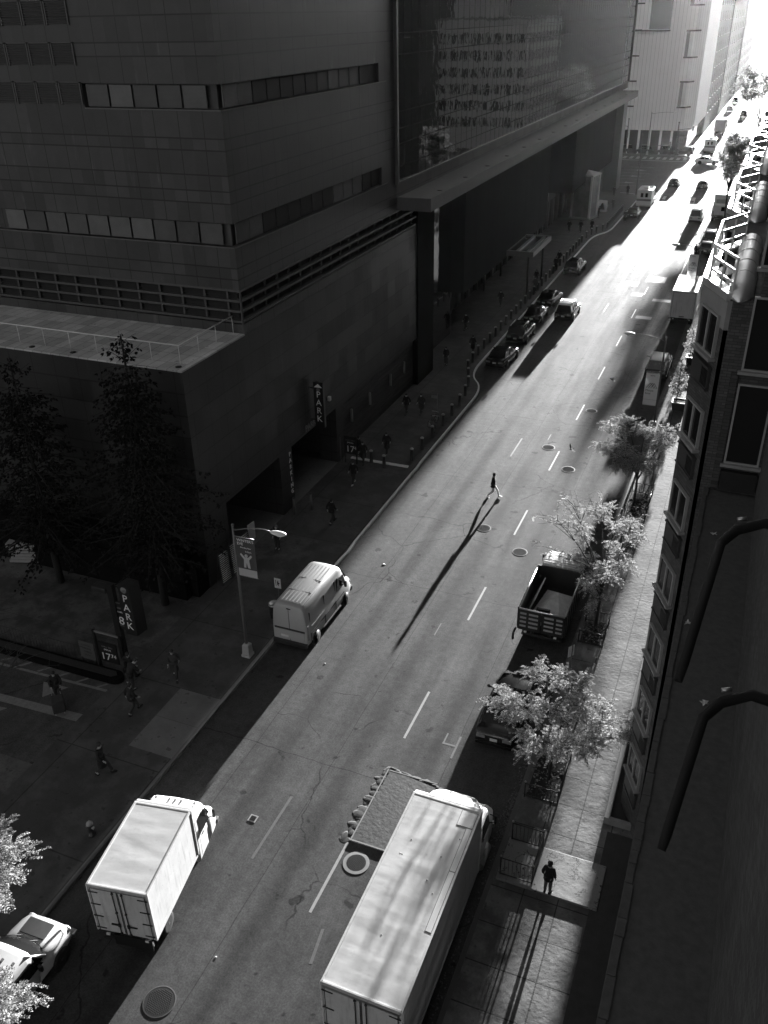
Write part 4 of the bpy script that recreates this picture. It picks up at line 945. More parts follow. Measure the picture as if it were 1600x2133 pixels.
# --- long trailer-like truck at the bottom
t = thing('box_truck', 'long white truck with wide rippled roof and rounded cab at the bottom centre', 'truck', (-6.62, 13.25, 0), 0)
cargo(t, -1.24, 1.24, 0, 7.55, 1.05, 4.0, M['truck_roof'], M['dark_side'] if 'dark_side' in M else M['white_dirty'])
rear_doors(t, -1.24, 1.24, 0, 1.05, 4.0)
MB().bbox(-1.2, -.07, 3.86, 1.2, .02, 3.985, .015).build('rear_header', M['steel'], t)
for x0, y0, x1, y1 in ((.62, 6.75, 1.16, 7.4), (.98, 4.9, 1.16, 6.7), (.98, 2.6, 1.16, 4.86)):   # patches riveted to the roof
    q = MB(); q.box(x0, y0, 3.96, x1, y1, 3.988); o = q.build('roof_patch', M['white'], t)
    q = MB()
    for a in ((x0 - .02, y0 - .02, x0, y1 + .02), (x1, y0 - .02, x1 + .02, y1 + .02), (x0, y0 - .02, x1, y0), (x0, y1, x1, y1 + .02)): q.box(a[0], a[1], 3.96, a[2], a[3], 3.986)
    q.build('patch_seam', M['grey_metal'], o)
for x, y in ((.55, 5.3), (.42, 4.3), (.75, 3.9), (-.6, 5.6), (-.75, 4.95), (-.68, 4.95), (.9, 6.2), (-.2, 2.0)):
    MB().lathe([(.026, 3.965), (.024, 3.985)], 7, TR((x, y, 0))).build('rivet', M['black'], t)
q = MB(); q.bbox(-1.26, 7.45, 3.70, 1.26, 7.74, 3.972, .08); q.build('box_nose', M['white'], t)
# rounded cab with roof fairing
cab(t, -1.18, 1.18, 7.8, 10.2, 2.8, M['white'], hood=1.0, zh=1.75)
f = MB(); rings = []
for yy, w_, zt in ((7.75, 1.06, 3.6), (8.0, 1.05, 3.58), (8.4, .98, 3.42), (8.8, .84, 3.14), (9.1, .64, 2.84)):
    rings.append([Vector((s * w_ * c, yy, 2.7 + (zt - 2.7) * h)) for s, c, h in ((-1, 1, 0), (-1, .97, .6), (-1, .85, .92), (-1, .5, 1), (1, .5, 1), (1, .85, .92), (1, .97, .6), (1, 1, 0))][::-1])
f.loft(rings); f.build('roof_fairing', M['white'], t)
h = MB()
for k in range(4): h.tube([(.98 + .06 * (k % 2), 7.55, 3.3 - .1 * k), (1.1, 7.68, 2.9 - .12 * k), (1.02, 7.8, 2.2)], .022, 6)
h.build('air_hose', M['black'], t)
tk = MB(); tk.tube([(1.05, 8.0, .62), (1.05, 9.0, .62)], .26, 14); tk.build('fuel_tank', M['steel'], t)
chassis(t, -1.15, 1.15, .02, 9.4, 1.0, .48, (1.2, 2.3, 8.9))

# --- grey cargo van on the left
t = thing('cargo_van', 'tall grey-white cargo van with ribbed roof parked by the left kerb', 'van', (-18.27, 30.78, 0), 0)
hw = .97
def vr(y, w_, zl, zt, tuck=.80):
    k = zt - zl; h = [(0, zl), (w_ * .93, zl), (w_, zl + min(.12, .2 * k)), (w_ * 1.0, zl + .32 * k), (w_ * .97, zl + .56 * k), (w_ * .90, zt - .12 * k), (w_ * tuck, zt - .026 * k), (w_ * .62, zt), (0, zt + .03)]
    return [Vector((x, y, z)) for x, z in h] + [Vector((-x, y, z)) for x, z in h[-2:0:-1]]
b = MB(); b.loft([vr(0, hw * .93, .5, 2.62), vr(.05, hw * .985, .42, 2.70), vr(.3, hw, .38, 2.74), vr(2.2, hw, .38, 2.76), vr(3.9, hw, .38, 2.74), vr(4.2, hw * .99, .38, 2.66), vr(4.42, hw * .985, .38, 2.42), vr(4.85, hw * .98, .38, 1.66), vr(5.1, hw * .96, .38, 1.46), vr(5.42, hw * .90, .42, 1.24), vr(5.55, hw * .80, .5, 1.0)])
body = b.build('body', M['vanpaint'], t)
r = MB()
for k in range(6):
    x = -.5 + .2 * k
    for a, c in ((.35, 1.25), (1.4, 2.4), (2.55, 3.8)): r.bbox(x - .03, a, 2.755, x + .03, c, 2.782, .01)
r.build('roof_rib', M['vanpaint'], t)
r = MB()
for y in (1.32, 2.47): r.box(-.62, y - .01, 2.75, .62, y + .01, 2.778)
for s in (-1, 1): r.box(s * .70 - .012, .3, 2.70, s * .70 + .012, 3.7, 2.72)
r.build('roof_seam', M['grey_metal'], t)
d = MB(); d.box(-.012, -.012, .55, .012, .0, 2.5); d.extr([(-.005, 1.22), (-.02, 1.28), (-.005, 1.34)], -.85, .85); d.build('rear_door_seam', M['dark_metal'], t)
MB().bbox(-.82, -.03, .72, .82, .02, 1.22, .03).build('rear_door', M['vanpaint'], t)
MB().bbox(-.10, -.03, 2.52, .14, .02, 2.57, .01).build('brake_light', M['black'], t)
MB().box(-.5, -.045, .80, -.08, -.03, .92).build('number_plate', M['plate'], t)
MB().bbox(-.95, -.12, .36, .95, .06, .60, .04).build('rear_bumper', M['dark_metal'], t)
MB().bbox(-.9, 5.4, .34, .9, 5.62, .62, .05).build('front_bumper', M['dark_metal'], t)
MB().loft([[Vector((s * .86, 4.90, 1.68)) for s in (-1, 1)] + [Vector((s * .86, 4.80, 1.60)) for s in (1, -1)], [Vector((s * .72, 4.30, 2.66)) for s in (-1, 1)] + [Vector((s * .72, 4.2, 2.56)) for s in (1, -1)]], False).build('windscreen', M['glass'], t)
for s in (-1, 1):
    q = MB(); q.extr([(3.55, 1.5), (4.6, 1.45), (4.35, 2.1), (3.65, 2.25)], *sorted((s * .90, s * .975))); q.build('side_window', M['glass'], t)
    q = MB(); q.box(*sorted((s * .93, s * .99))[:1], .1, .75, sorted((s * .93, s * .99))[1], .2, 1.6); q.build('tail_light', M['tail'], t)
    q = MB(); q.bbox(s * 1.12 - .07, 4.25, 1.4, s * 1.12 + .07, 4.35, 1.75, .03); q.tube([(s * .93, 4.3, 1.5), (s * 1.1, 4.3, 1.55)], .03, 5); q.build('mirror', M['black'], t)
    q = MB(); q.ball((s * .68, 5.46, .98), (.18, .09, .12), 8); q.build('headlight', M['lens'], t)
    q = MB(); q.bbox(*sorted((s * .962, s * .985))[:1], .55, 1.36, sorted((s * .962, s * .985))[1], 2.0, 1.40, .006); q.build('door_rail', M['steel'], t)
    q = MB(); q.box(*sorted((s * .955, s * .990))[:1], .45, .95, sorted((s * .955, s * .990))[1], 4.4, 1.0); q.build('side_moulding', M['dark_metal'], t)
    q = MB()
    for y in (.42, 2.05, 3.32): q.box(*sorted((s * .94, s * 1.002))[:1], y, .5, sorted((s * .94, s * 1.002))[1], y + .015, 1.05); q.box(*sorted((s * .90, s * .955))[:1], y, 1.7, sorted((s * .90, s * .955))[1], y + .015, 2.25)
    q.build('panel_seam', M['dark_metal'], t)
    for y in (.95, 4.55): 
        a = MB(); a.lathe([(.42, -.015), (.42, .015)], 18, TR((s * .985, y, .35)) @ RY(R(90))); a.build('wheel_arch', M['black'], t); wheel(t, s * .88, y, .34, .24)

# --- silver van with roof lamps, bottom-left corner
t = thing('silver_van', 'silver van with roof marker lamps under pale leaves in the bottom-left corner', 'van', (-18.42, 8.6, 0), R(2))
hw = .98
b = MB(); b.loft([vr(0, hw * .95, .5, 1.95), vr(.2, hw, .4, 1.99), vr(2.9, hw, .4, 1.98), vr(3.15, hw * .99, .4, 1.93)])
b.loft([vr(3.0, hw * .99, .4, 1.25), vr(4.0, hw, .4, 1.20), vr(4.55, hw * .97, .42, 1.10), vr(4.85, hw * .90, .46, .98), vr(4.95, hw * .8, .5, .85)])
b.build('body', M['silver'], t)
n = 9; vs = []
wr = [[], []]
for i in range(n + 1):
    f = -1 + 2 * i / n; cb = .30 * (1 - f * f)
    wr[0].append(Vector((f * .93, 3.62 + cb, 1.245))); wr[1].append(Vector((f * .76, 2.98 + cb * .55, 1.93)))
back = [[Vector((.93, 3.0, 1.24)), Vector((-.93, 3.0, 1.24))], [Vector((.76, 2.9, 1.93)), Vector((-.76, 2.9, 1.93))]]
MB().loft([wr[0] + back[0], wr[1] + back[1]], False).build('windscreen', M['glass'], t)
hp_ = MB(); hp_.bbox(-.5, 4.02, 1.2, .5, 4.62, 1.255, .02); hp_.build('bonnet_panel', M['grey_metal'], t)
rl = MB()
for s in (-1, 1): rl.tube([(s * .95, 3.58, 1.25), (s * .78, 2.97, 1.92)], .05, 6)
rl.build('windscreen_pillar', M['silver'], t)
for i in range(5):
    f = (-.7, -.28, -.02, .24, .66)[i]; l = MB(); l.bbox(f - .04, 2.55, 1.99, f + .04, 2.68, 2.045, .015); l.build('marker_lamp', M['sign_grey'], t)
for s in (-1, 1):
    q = MB(); q.extr([(2.1, 1.22), (3.4, 1.18), (2.95, 1.72), (2.15, 1.74)], *sorted((s * .925, s * 1.0))); q.build('side_window', M['glass'], t)
    q = MB(); q.bbox(s * 1.12 - .08, 3.1, 1.15, s * 1.12 + .08, 3.2, 1.42, .03); q.tube([(s * .95, 3.2, 1.2), (s * 1.1, 3.15, 1.25)], .03, 5); q.build('mirror', M['black'], t)
    q = MB(); q.ball((s * .72, 4.86, .85), (.17, .08, .12), 8); q.build('headlight', M['lens'], t)
    q = MB(); q.bbox(s * .99 - .015, 2.2, 1.0, s * .99 + .02, 2.38, 1.05, .01); q.build('door_handle', M['black'], t)
    for y in (.95, 4.1):
        a = MB(); a.lathe([(.42, -.015), (.42, .015)], 18, TR((s * .985, y, .35)) @ RY(R(90))); a.build('wheel_arch', M['black'], t); wheel(t, s * .88, y, .36, .26)
MB().bbox(-.95, 4.85, .4, .95, 5.08, .62, .05).build('front_bumper', M['steel'], t)
wp_ = MB()
for x in (-.3, .35): wp_.tube([(x, 3.93, 1.27), (x - .55, 3.55, 1.45)], .012, 5)
wp_.build('wiper', M['black'], t)

# --- dark saloon under the big tree
car('glossy black saloon half hidden below the biggest pale tree on the right', 'car', (-6.78, 30.0, 0), 'sedan', 'black_paint', 4.75, 1.88, 1.42)
M['banner_solid'] = mat('pale_sand', .75, .9, var=.4, scale=3)
# --- stake-sided dump truck
t = thing('dump_truck', 'dark open-topped dump truck with slatted tailgate parked under a thin tree', 'truck', (-6.62, 35.4, 0), 0)
b = MB(); b.box(-1.14, 0.06, .95, 1.14, 4.0, 1.05); 
for s in (-1, 1):
    b.box(s * 1.16 - .04, 0, .95, s * 1.16 + .04, 4.05, 2.22)
    for k in range(7): b.box(s * 1.21 - .03, .1 + .62 * k, 1.0, s * 1.21 + .03, .2 + .62 * k, 2.18)
b.box(-1.2, 4.0, .95, 1.2, 4.08, 2.3)
bed = b.build('dump_bed', M['dark_metal'], t)
r = MB()
for s in (-1, 1): r.tube([(s * 1.16, 0, 2.24), (s * 1.16, 4.05, 2.24)], .035, 6)
r.build('bed_top_rail', M['steel'], bed)
for s in (-1, 1):
    a, c = sorted((s * .02, s * 1.12)); g = MB(); g.box(a, -.05, .95, c, .0, 2.18); o = g.build('tailgate', M['dark_metal'], t)
    q = MB()
    for k in range(4):
        for (u0, u1) in ((.12, .55), (.66, .95)):
            x0, x1 = sorted((s * (.02 + 1.1 * u0), s * (.02 + 1.1 * u1))); q.bbox(x0, -.075, 1.15 + .25 * k, x1, -.051, 1.26 + .25 * k, .012)
    q.build('tailgate_slat', M['frame'], o)
MB().tube([(-1.15, -.03, 2.2), (1.15, -.03, 2.2)], .04, 6).build('tailgate_rail', M['steel'], bed)
q = MB(); q.add([(-.9, .6, 1.06), (.9, .3, 1.06), (1.0, 3.5, 1.06), (-.5, 3.7, 1.06), (-.1, 1.9, 1.45), (.45, 1.4, 1.25), (.2, 3.0, 1.5)], [(0, 1, 5, 4), (1, 2, 6, 5), (2, 3, 6), (3, 0, 4, 6), (4, 5, 6)]); q.build('sand_load', M['banner_solid'], t)
q = MB(); q.add([(-.95, 1.1, 1.06), (-.95, 3.3, 1.06), (-.55, 3.2, 2.1), (-.62, 1.2, 2.0), (-1.0, 1.1, 1.06), (-1.0, 3.3, 1.06), (-.6, 3.25, 2.12), (-.67, 1.15, 2.02)], [(0, 1, 2, 3), (7, 6, 5, 4), (0, 3, 7, 4), (1, 5, 6, 2), (3, 2, 6, 7)]); q.build('loose_panel', M['banner_solid'], t)
q = MB(); q.bbox(-.5, .5, 1.2, .2, .64, 1.62, .02); q.bbox(-.5, 1.05, 1.2, .2, 1.19, 1.62, .02); q.box(-.5, .64, 1.2, -.4, 1.05, 1.55); q.box(.1, .64, 1.2, .2, 1.05, 1.55); q.build('pallet', M['dark_metal'], t)
rk = MB()
for z in (2.38, 2.5, 2.64): rk.tube([(-.95, 4.2, z), (.95, 4.2, z)], .03, 6)
for x in (-.95, -.3, .35, .95): rk.tube([(x, 4.2, 2.2), (x, 4.2, 2.66)], .025, 6)
rk.build('headache_rack', M['rail_white'], t)
cab(t, -1.0, 1.0, 4.3, 6.6, 2.5, M['white_dirty'], hood=.95, zh=1.55); chassis(t, -1.05, 1.05, .02, 5.9, .95, .43, (.95, 5.4))
hk = MB(); hk.tube([(-1.25, -.05, 1.0), (-1.3, -.3, .8), (-1.28, -.4, .5)], .06, 6); hk.build('tow_chain', M['black'], t)

# --- black cars waiting in the lay-by
lb = ('black saloon at the front of the lay-by queue, nearest the viewer', 'black sport utility car second in the lay-by queue', 'black saloon third in the lay-by queue', 'black saloon fourth in the lay-by queue, beside the pale-roofed car')
g0 = 'black cars queued in the lay-by'
car(lb[0], 'car', (-19.7, 75.4, 0), 'sedan', 'black_paint', 4.9, 1.88, 1.46, R(-3), g0)
car(lb[1], 'car', (-19.85, 82.6, 0), 'suv', 'black_paint', 4.9, 1.95, 1.72, 0, g0)
car(lb[2], 'car', (-19.95, 89.2, 0), 'sedan', 'black_paint', 4.8, 1.86, 1.46, R(1), g0)
car(lb[3], 'car', (-19.9, 95.2, 0), 'sedan', 'black_paint', 4.8, 1.86, 1.46, R(-4), g0)
car('dark car with pale roof and roof rack driving past the lay-by queue', 'car', (-17.05, 91.0, 0), 'suv', 'black_paint', 4.8, 1.95, 1.80, 0, roof='white', rack=True, name='passing_car')
car('black estate car standing alone at the far end of the lay-by', 'car', (-20.05, 109.5, 0), 'suv', 'black_paint', 4.9, 1.9, 1.68, R(-2))
car('small dark car parked right behind the ambulance', 'car', (-18.3, 144.8, 0), 'sedan', 'dark_paint', 4.4, 1.8, 1.45)
car('dark car driving in the left lane just before the avenue', 'car', (-15.5, 174.3, 0), 'sedan', 'dark_paint', 4.7, 1.85, 1.48, name='driving_car', roof='pale_paint')
car('dark car driving in the middle lane just before the avenue', 'car', (-10.5, 173.0, 0), 'sedan', 'dark_paint', 4.7, 1.85, 1.46, name='driving_car')
car('pale passenger van driving ahead in the middle lane', 'van', (-9.0, 144.8, 0), 'suv', 'pale_paint', 4.9, 1.9, 1.95, name='driving_van', roofbar=False)
car('dark pickup-like car with a bright windscreen parked by the hospital banner', 'car', (-6.05, 77.3, 0), 'suv', 'dark_paint', 5.0, 1.95, 1.8, 0, roof='pale_paint')
car('pale-roofed car parked behind the far banner, nearer of two', 'car', (-5.9, 124.5, 0), 'sedan', 'dark_paint', 4.7, 1.85, 1.46, roof='pale_paint')
car('dark car with bright roof parked behind the far banner, farther of two', 'car', (-5.9, 131.0, 0), 'suv', 'dark_paint', 4.7, 1.85, 1.7, roof='white')
car('silver car crossing along the avenue in front of the white ambulance', 'car', (-12.2, 203.6, 0), 'sedan', 'silver', 4.7, 1.85, 1.46, R(-90), name='crossing_car')
for i, x in enumerate((-31, -26.9, -22.3, -18.0)):
    car(('first dark car from the left parked in front of the white panelled building', 'second dark car from the left parked in front of the white panelled building', 'third dark car from the left parked in front of the white panelled building', 'dark car with bright bonnet parked at the corner of the white panelled building')[i], 'car', (x, 216.3 - (2.2 if i == 3 else 1.2), .14), 'suv', 'dark_paint', 4.4 if i < 3 else 4.0, 1.85, 1.75, R(90), 'dark cars below the white panelled building')
# --- ambulances and trucks farther off
def ambulance(label, loc, m='white'):
    t = thing('ambulance', label, 'ambulance', loc)
    b = MB(); b.bbox(-1.15, 0, .55, 1.15, 3.6, 2.85, .06); b.build('body_box', M[m], t)
    cab(t, -1.0, 1.0, 3.62, 5.9, 2.05, M[m], hood=1.05, zh=1.25)
    for s in (-1, 1):
        MB().bbox(s * .36 - .2, -.02, 1.75, s * .36 + .2, .03, 2.4, .03).build('rear_window', M['glass'], t)
        MB().bbox(s * .75 - .16, -.04, .66, s * .75 + .16, .02, .9, .02).build('tail_light', M['lens'], t)
        for k in range(2): MB().bbox(s * (.95 - .3 * k) - .1, -.03, 2.66, s * (.95 - .3 * k) + .1, .02, 2.78, .015).build('warning_lamp', M['lens'], t)
        for y in (1.0, 4.9): wheel(t, s * .92, y, .36, .3)
    MB().box(-1.16, -.004, 1.18, 1.16, .012, 1.5).build('stripe', M['sign_grey'], t)
    MB().bbox(-.45, 1.4, 2.85, .45, 1.9, 3.1, .05).build('roof_vent', M['white'], t)
    MB().bbox(-1.0, 3.3, 2.85, 1.0, 3.55, 3.0, .03).build('light_bar', M['lens'], t)
    MB().bbox(-1.1, -.25, .42, 1.1, .0, .58, .02).build('rear_bumper', M['steel'], t); return t
ambulance('white ambulance with two dark rear windows parked at the bollards on the left', (-17.85, 152.0, 0))
ambulance('white ambulance beyond the avenue with two small dark rear windows', (-13.1, 219.5, 0))
def boxtruck(label, loc, L=6.5, W=2.4, H=3.6, m='white_dirty', rm='truck_roof', doors=True, z0=.95):
    t = thing('box_truck', label, 'truck', loc); hw = W / 2
    cargo(t, -hw, hw, 0, L, z0, H, M[rm], M[m]); 
    if doors:
        d = MB(); d.bbox(-hw + .1, -.03, z0 + .06, hw - .1, .0, H - .14, .01); o = d.build('roller_door', M[m], t)
        d = MB(); d.box(-hw + .1, -.034, z0 + .06, -hw + .13, -.031, H - .14); d.box(hw - .13, -.034, z0 + .06, hw - .1, -.031, H - .14); d.box(-hw + .13, -.034, H - .17, hw - .13, -.031, H - .14); d.build('door_seal', M['dark_metal'], o)
        d = MB(); d.bbox(-.25, -.06, z0 + .12, .25, -.03, z0 + .2, .01); d.build('door_handle', M['dark_metal'], o)
    cab(t, -hw + .1, hw - .1, L + .1, L + 2.1, 2.2, M['white'], hood=.9, zh=1.4); chassis(t, -hw + .08, hw - .08, .02, L + 1.6, z0 - .02, .42, (1.2, L + 1.1)); return t
boxtruck('pale box truck with a plain grey rear door parked just before the brick bays', (-5.65, 91.0, 0), 6.4, 2.35, 3.65)
boxtruck('white box truck far off beyond the ambulance past the avenue', (-13.4, 252.5, 0), 6, 2.5, 3.7)
# big truck with a small lift body, right lane far off
t = thing('flatbed_truck', 'large truck with bright white body and boxy machine on its rear deck', 'truck', (-5.75, 144.0, 0))
chassis(t, -1.15, 1.15, .02, 9, .95, .45, (1.4, 2.5, 8.3))
MB().box(-1.2, 0, .95, 1.2, 7, 1.12).build('deck', M['grey_metal'], t)
MB().bbox(-.85, .15, 1.12, .85, 1.9, 2.5, .08).build('machine_housing', M['white_dirty'], t)
MB().bbox(.1, .1, 1.7, .7, .18, 2.3, .02).build('machine_window', M['glass'], t)
MB().bbox(-.8, 2.1, 1.12, .8, 3.2, 3.0, .05).build('tool_chest', M['frame'], t)
MB().bbox(-1.2, 3.3, 1.12, 1.2, 6.9, 3.5, .05).build('cargo_box', M['white'], t)
for s in (-1, 1): MB().tube([(s * 1.1, .1, 1.1), (s * 1.1, .1, 2.1), (s * 1.1, 3.0, 2.3)], .05, 6).build('hand_rail', M['dark_metal'], t)
cab(t, -1.15, 1.15, 7.1, 9.4, 2.7, M['white'], hood=.7, zh=1.6)
# far traffic beyond the avenue
for i, (x, y, st, m, lab) in enumerate(((-9.5, 238, 'suv', 'dark_paint', 'dark car in the glare beyond the avenue, left of the kerb trees'), (-13.6, 275, 'suv', 'dark_paint', 'dark van-like car in the haze past the far white truck'), (-9.8, 300, 'sedan', 'dark_paint', 'dark car in the middle of the glare far down the street'),
        (-14.6, 315, 'suv', 'pale_paint', 'pale car parked far down the left side in the haze'), (-14.6, 345, 'suv', 'dark_paint', 'dark car farthest down the left kerb in the haze'), (-10.5, 380, 'suv', 'dark_paint', 'faint dark car almost lost in the far glare'))):
    car(lab, 'car', (x, y, 0), st, m, 4.8, 1.9, 1.75, name='distant_car')
# ================================================================== people (facing +y)
def skinned(name, verts, edges, radii, root=0, sub=1):
    me = D.meshes.new(name); me.from_pydata(verts, edges, []); o = D.objects.new(name, me); COL.objects.link(o)
    md = o.modifiers.new('skin', 'SKIN'); md.use_smooth_shade = True
    for i, r in enumerate(radii):
        sv = me.skin_vertices[0].data[i]; sv.radius = (r, r) if not isinstance(r, tuple) else r; sv.use_root = (i == root)
    s = o.modifiers.new('sub', 'SUBSURF'); s.levels = sub; s.render_levels = sub
    C.view_layer.update(); dg = C.evaluated_depsgraph_get(); out = D.meshes.new_from_object(o.evaluated_get(dg))
    D.objects.remove(o); D.meshes.remove(me)
    mb = MB(); mb.add([v.co.copy() for v in out.vertices], [tuple(p.vertices) for p in out.polygons], True); D.meshes.remove(out); return mb
def pose(kind):
    J = dict(pel=(0, 0, .93), spi=(0, .01, 1.12), che=(0, .02, 1.32), nec=(0, .02, 1.47), hed=(0, .05, 1.56), top=(0, .05, 1.69))
    for s, n in ((-1, 'L'), (1, 'R')):
        J['sh' + n] = (s * .17, .01, 1.41); J['el' + n] = (s * .25, -.03, 1.15); J['wr' + n] = (s * .25, .06, .92); J['ha' + n] = (s * .245, .09, .84)
        J['hi' + n] = (s * .085, 0, .90); J['kn' + n] = (s * .095, .03, .50); J['an' + n] = (s * .10, -.01, .09); J['to' + n] = (s * .12, .15, .035)
    if kind in ('walk', 'stride', 'walk_bag'):
        k = 1.15 if kind == 'stride' else 1.0
        J['knL'] = (-.09, .22 * k, .53); J['anL'] = (-.09, .34 * k, .085); J['toL'] = (-.10, .50 * k, .055)
        J['knR'] = (.09, .02, .49); J['anR'] = (.09, -.30 * k, .17); J['toR'] = (.10, -.20 * k, .04)
        J['elL'] = (-.26, -.12, 1.17); J['wrL'] = (-.25, -.12, .94); J['haL'] = (-.245, -.10, .86)
        J['elR'] = (.26, .02, 1.15); J['wrR'] = (.24, .20, .97); J['haR'] = (.235, .26, .91)
    if kind == 'stride':
        for n, s in (('L', -1), ('R', 1)): J['el' + n] = (s * .27, -.08, 1.14); J['wr' + n] = (s * .17, .06, .98); J['ha' + n] = (s * .13, .11, .93)
    if kind == 'phone':
        J['elR'] = (.25, .0, 1.14); J['wrR'] = (.14, .20, 1.22); J['haR'] = (.10, .25, 1.27); J['hed'] = (0, .08, 1.55); J['top'] = (0, .12, 1.67)
        J['elL'] = (-.25, .0, 1.14); J['wrL'] = (-.12, .20, 1.18); J['haL'] = (-.07, .25, 1.22)
    if kind == 'bent':
        for q, dy, dz in (('spi', .06, -.02), ('che', .20, -.06), ('nec', .30, -.10), ('hed', .38, -.11), ('top', .47, -.16)): J[q] = (J[q][0], J[q][1] + dy, J[q][2] + dz)
        for n, s in (('L', -1), ('R', 1)): J['sh' + n] = (s * .17, .22, 1.34); J['el' + n] = (s * .24, .30, 1.10); J['wr' + n] = (s * .20, .42, .98); J['ha' + n] = (s * .19, .48, .95)
    if kind == 'push':
        for n, s in (('L', -1), ('R', 1)): J['el' + n] = (s * .25, .10, 1.15); J['wr' + n] = (s * .20, .34, 1.06); J['ha' + n] = (s * .19, .42, 1.05)
        J['knL'] = (-.09, .18, .53); J['anL'] = (-.09, .26, .11); J['toL'] = (-.10, .42, .08); J['anR'] = (.09, -.28, .16); J['toR'] = (.10, -.18, .04)
    return J
def finger_tubes(mb, w_, h_, s):
    w_, h_ = Vector(w_), Vector(h_); d = (h_ - w_).normalized(); side = d.cross(Vector((s, 0, .2))); side = side.normalized() if side.length > .1 else Vector((0, 1, 0)); curl = d.cross(side).normalized() * (-s)
    for k, L in enumerate((.068, .078, .072, .056)):
        b = h_ + side * (.030 - .020 * k) ; mb.tube([b - d * .012, b + d * L * .45 + curl * .004, b + d * L * .8 + curl * .018, b + d * L + curl * .034], [.0085, .008, .0072, .0055], 6)
    b = w_ + d * .03 + side * .028; mb.tube([b, b + side * .022 + d * .028, b + side * .028 + d * .058 + curl * .012], [.010, .009, .0065], 6)
_pc = {}
def person_meshes(kind):
    if kind in _pc: return _pc[kind]
    J = pose(kind)
    def chain(spec):
        ids = {}; vs = []; rs = []; es = []
        for n, r in spec['v']:
            if n not in ids: ids[n] = len(vs); vs.append(J[n] if isinstance(n, str) else n); rs.append(r)
        for a, b in spec['e']: es.append((ids[a], ids[b]))
        return vs, es, rs
    V = [('pel', (.15, .11)), ('spi', (.135, .10)), ('che', (.155, .11)), ('nec', .055), ('hed', (.082, .095)), ('top', (.062, .075))]
    E = [('pel', 'spi'), ('spi', 'che'), ('che', 'nec'), ('nec', 'hed'), ('hed', 'top')]
    for n in 'LR':
        V += [('sh' + n, .060), ('el' + n, .044), ('wr' + n, .030), ('ha' + n, (.040, .018)), ('hi' + n, .095), ('kn' + n, .062), ('an' + n, .042), ('to' + n, .036)]
        E += [('che', 'sh' + n), ('sh' + n, 'el' + n), ('el' + n, 'wr' + n), ('wr' + n, 'ha' + n), ('pel', 'hi' + n), ('hi' + n, 'kn' + n), ('kn' + n, 'an' + n), ('an' + n, 'to' + n)]
    body = skinned('body', *chain(dict(v=V, e=E)))
    for n, s in (('L', -1), ('R', 1)): finger_tubes(body, J['wr' + n], J['ha' + n], s)
    hd = Vector(J['hed']) ; fw = (Vector(J['top']) - hd); tilt = math.atan2(fw.y, fw.z); T = TR(hd) @ RX(-tilt)
    body.tube([(0, .085, .055), (0, .112, .02), (0, .10, .005)], [.010, .016, .012], 6, T)      # nose
    for s in (-1, 1):
        body.ball((s * .083, .0, .03), (.012, .022, .032), 8, T); body.ball((s * .033, .083, .052), (.014, .010, .009), 6, T)
    body.ball((0, .087, -.028), (.026, .010, .007), 6, T)
    hair = MB(); hair.ball((0, -.012, .085), (.098, .108, .098), 12, T); hair.ball((0, -.045, .03), (.088, .07, .09), 10, T)
    g = .030     # clothes sit outside the body
    jv = [('pel', (.19, .15)), ('spi', (.185, .15)), ('che', (.20, .155)), ('nec', .085)]; je = [('pel', 'spi'), ('spi', 'che'), ('che', 'nec')]
    for n in 'LR':
        jv += [('sh' + n, .095), ('el' + n, .075), ('wr' + n, .055)]; je += [('che', 'sh' + n), ('sh' + n, 'el' + n), ('el' + n, 'wr' + n)]
    jacket = skinned('jacket', *chain(dict(v=jv, e=je)))
    p = Vector(J['pel']); hem = MB(); rings = []
    for dz, a, b in ((.10, .19, .155), (-.02, .21, .17), (-.14, .215, .175)): rings.append([p + Vector((a * math.cos(q * PI / 7), b * math.sin(q * PI / 7), dz)) for q in range(14)])
    hem.loft(rings[::-1]); jacket = joined(jacket, hem)
    coat = MB(); rings = []
    for dz, a, b in ((.10, .17, .135), (-.10, .20, .17), (-.30, .21, .19), (-.45, .22, .21)): rings.append([p + Vector((a * math.cos(q * PI / 7), b * math.sin(q * PI / 7), dz)) for q in range(14)])
    coat.loft(rings[::-1]); coat = joined(jacket, coat)
    tv = [('pel', (.15, .12))]; te = []
    for n in 'LR': tv += [('hi' + n, .115), ('kn' + n, .09), ('an' + n, .065)]; te += [('pel', 'hi' + n), ('hi' + n, 'kn' + n), ('kn' + n, 'an' + n)]
    trousers = skinned('trousers', *chain(dict(v=tv, e=te)))
    shoes = MB()
    for n in 'LR':
        a, b = Vector(J['an' + n]), Vector(J['to' + n]); d = b - a; L = math.hypot(d.x, d.y); ang = math.atan2(-d.x, d.y)
        h = Vector((a.x, a.y, 0)); T2 = TR((a.x, a.y, min(a.z, b.z + .0) - .035)) @ RZ(ang) @ RX(math.atan2((b.z + .05) - (a.z - .01), L) * .9)
        shoes.loft([[Vector((x * w_, y, z)) for x, z in ((-1, 0), (1, 0), (1, h_ * .6), (.7, h_), (-.7, h_), (-1, h_ * .6))] for y, w_, h_ in ((-.085, .03, .07), (-.06, .042, .09), (.03, .045, .09), (.12, .05, .065), (.19, .04, .045), (.215, .022, .03))], True, T2)
    bag = MB(); bag.bbox(-.14, -.30, 1.0, .14, -.12, 1.42, .05)
    _pc[kind] = dict(body=body.mesh('body', None), hair=hair.mesh('hair', None), jacket=jacket.mesh('jacket', None), coat=coat.mesh('coat', None), trousers=trousers.mesh('trousers', None), shoes=shoes.mesh('shoes', None), backpack=bag.mesh('backpack', None), J=J)
    for k in ('body', 'hair', 'jacket', 'coat', 'trousers', 'shoes', 'backpack'): _pc[kind][k].materials.append(M['skin'])
    return _pc[kind]
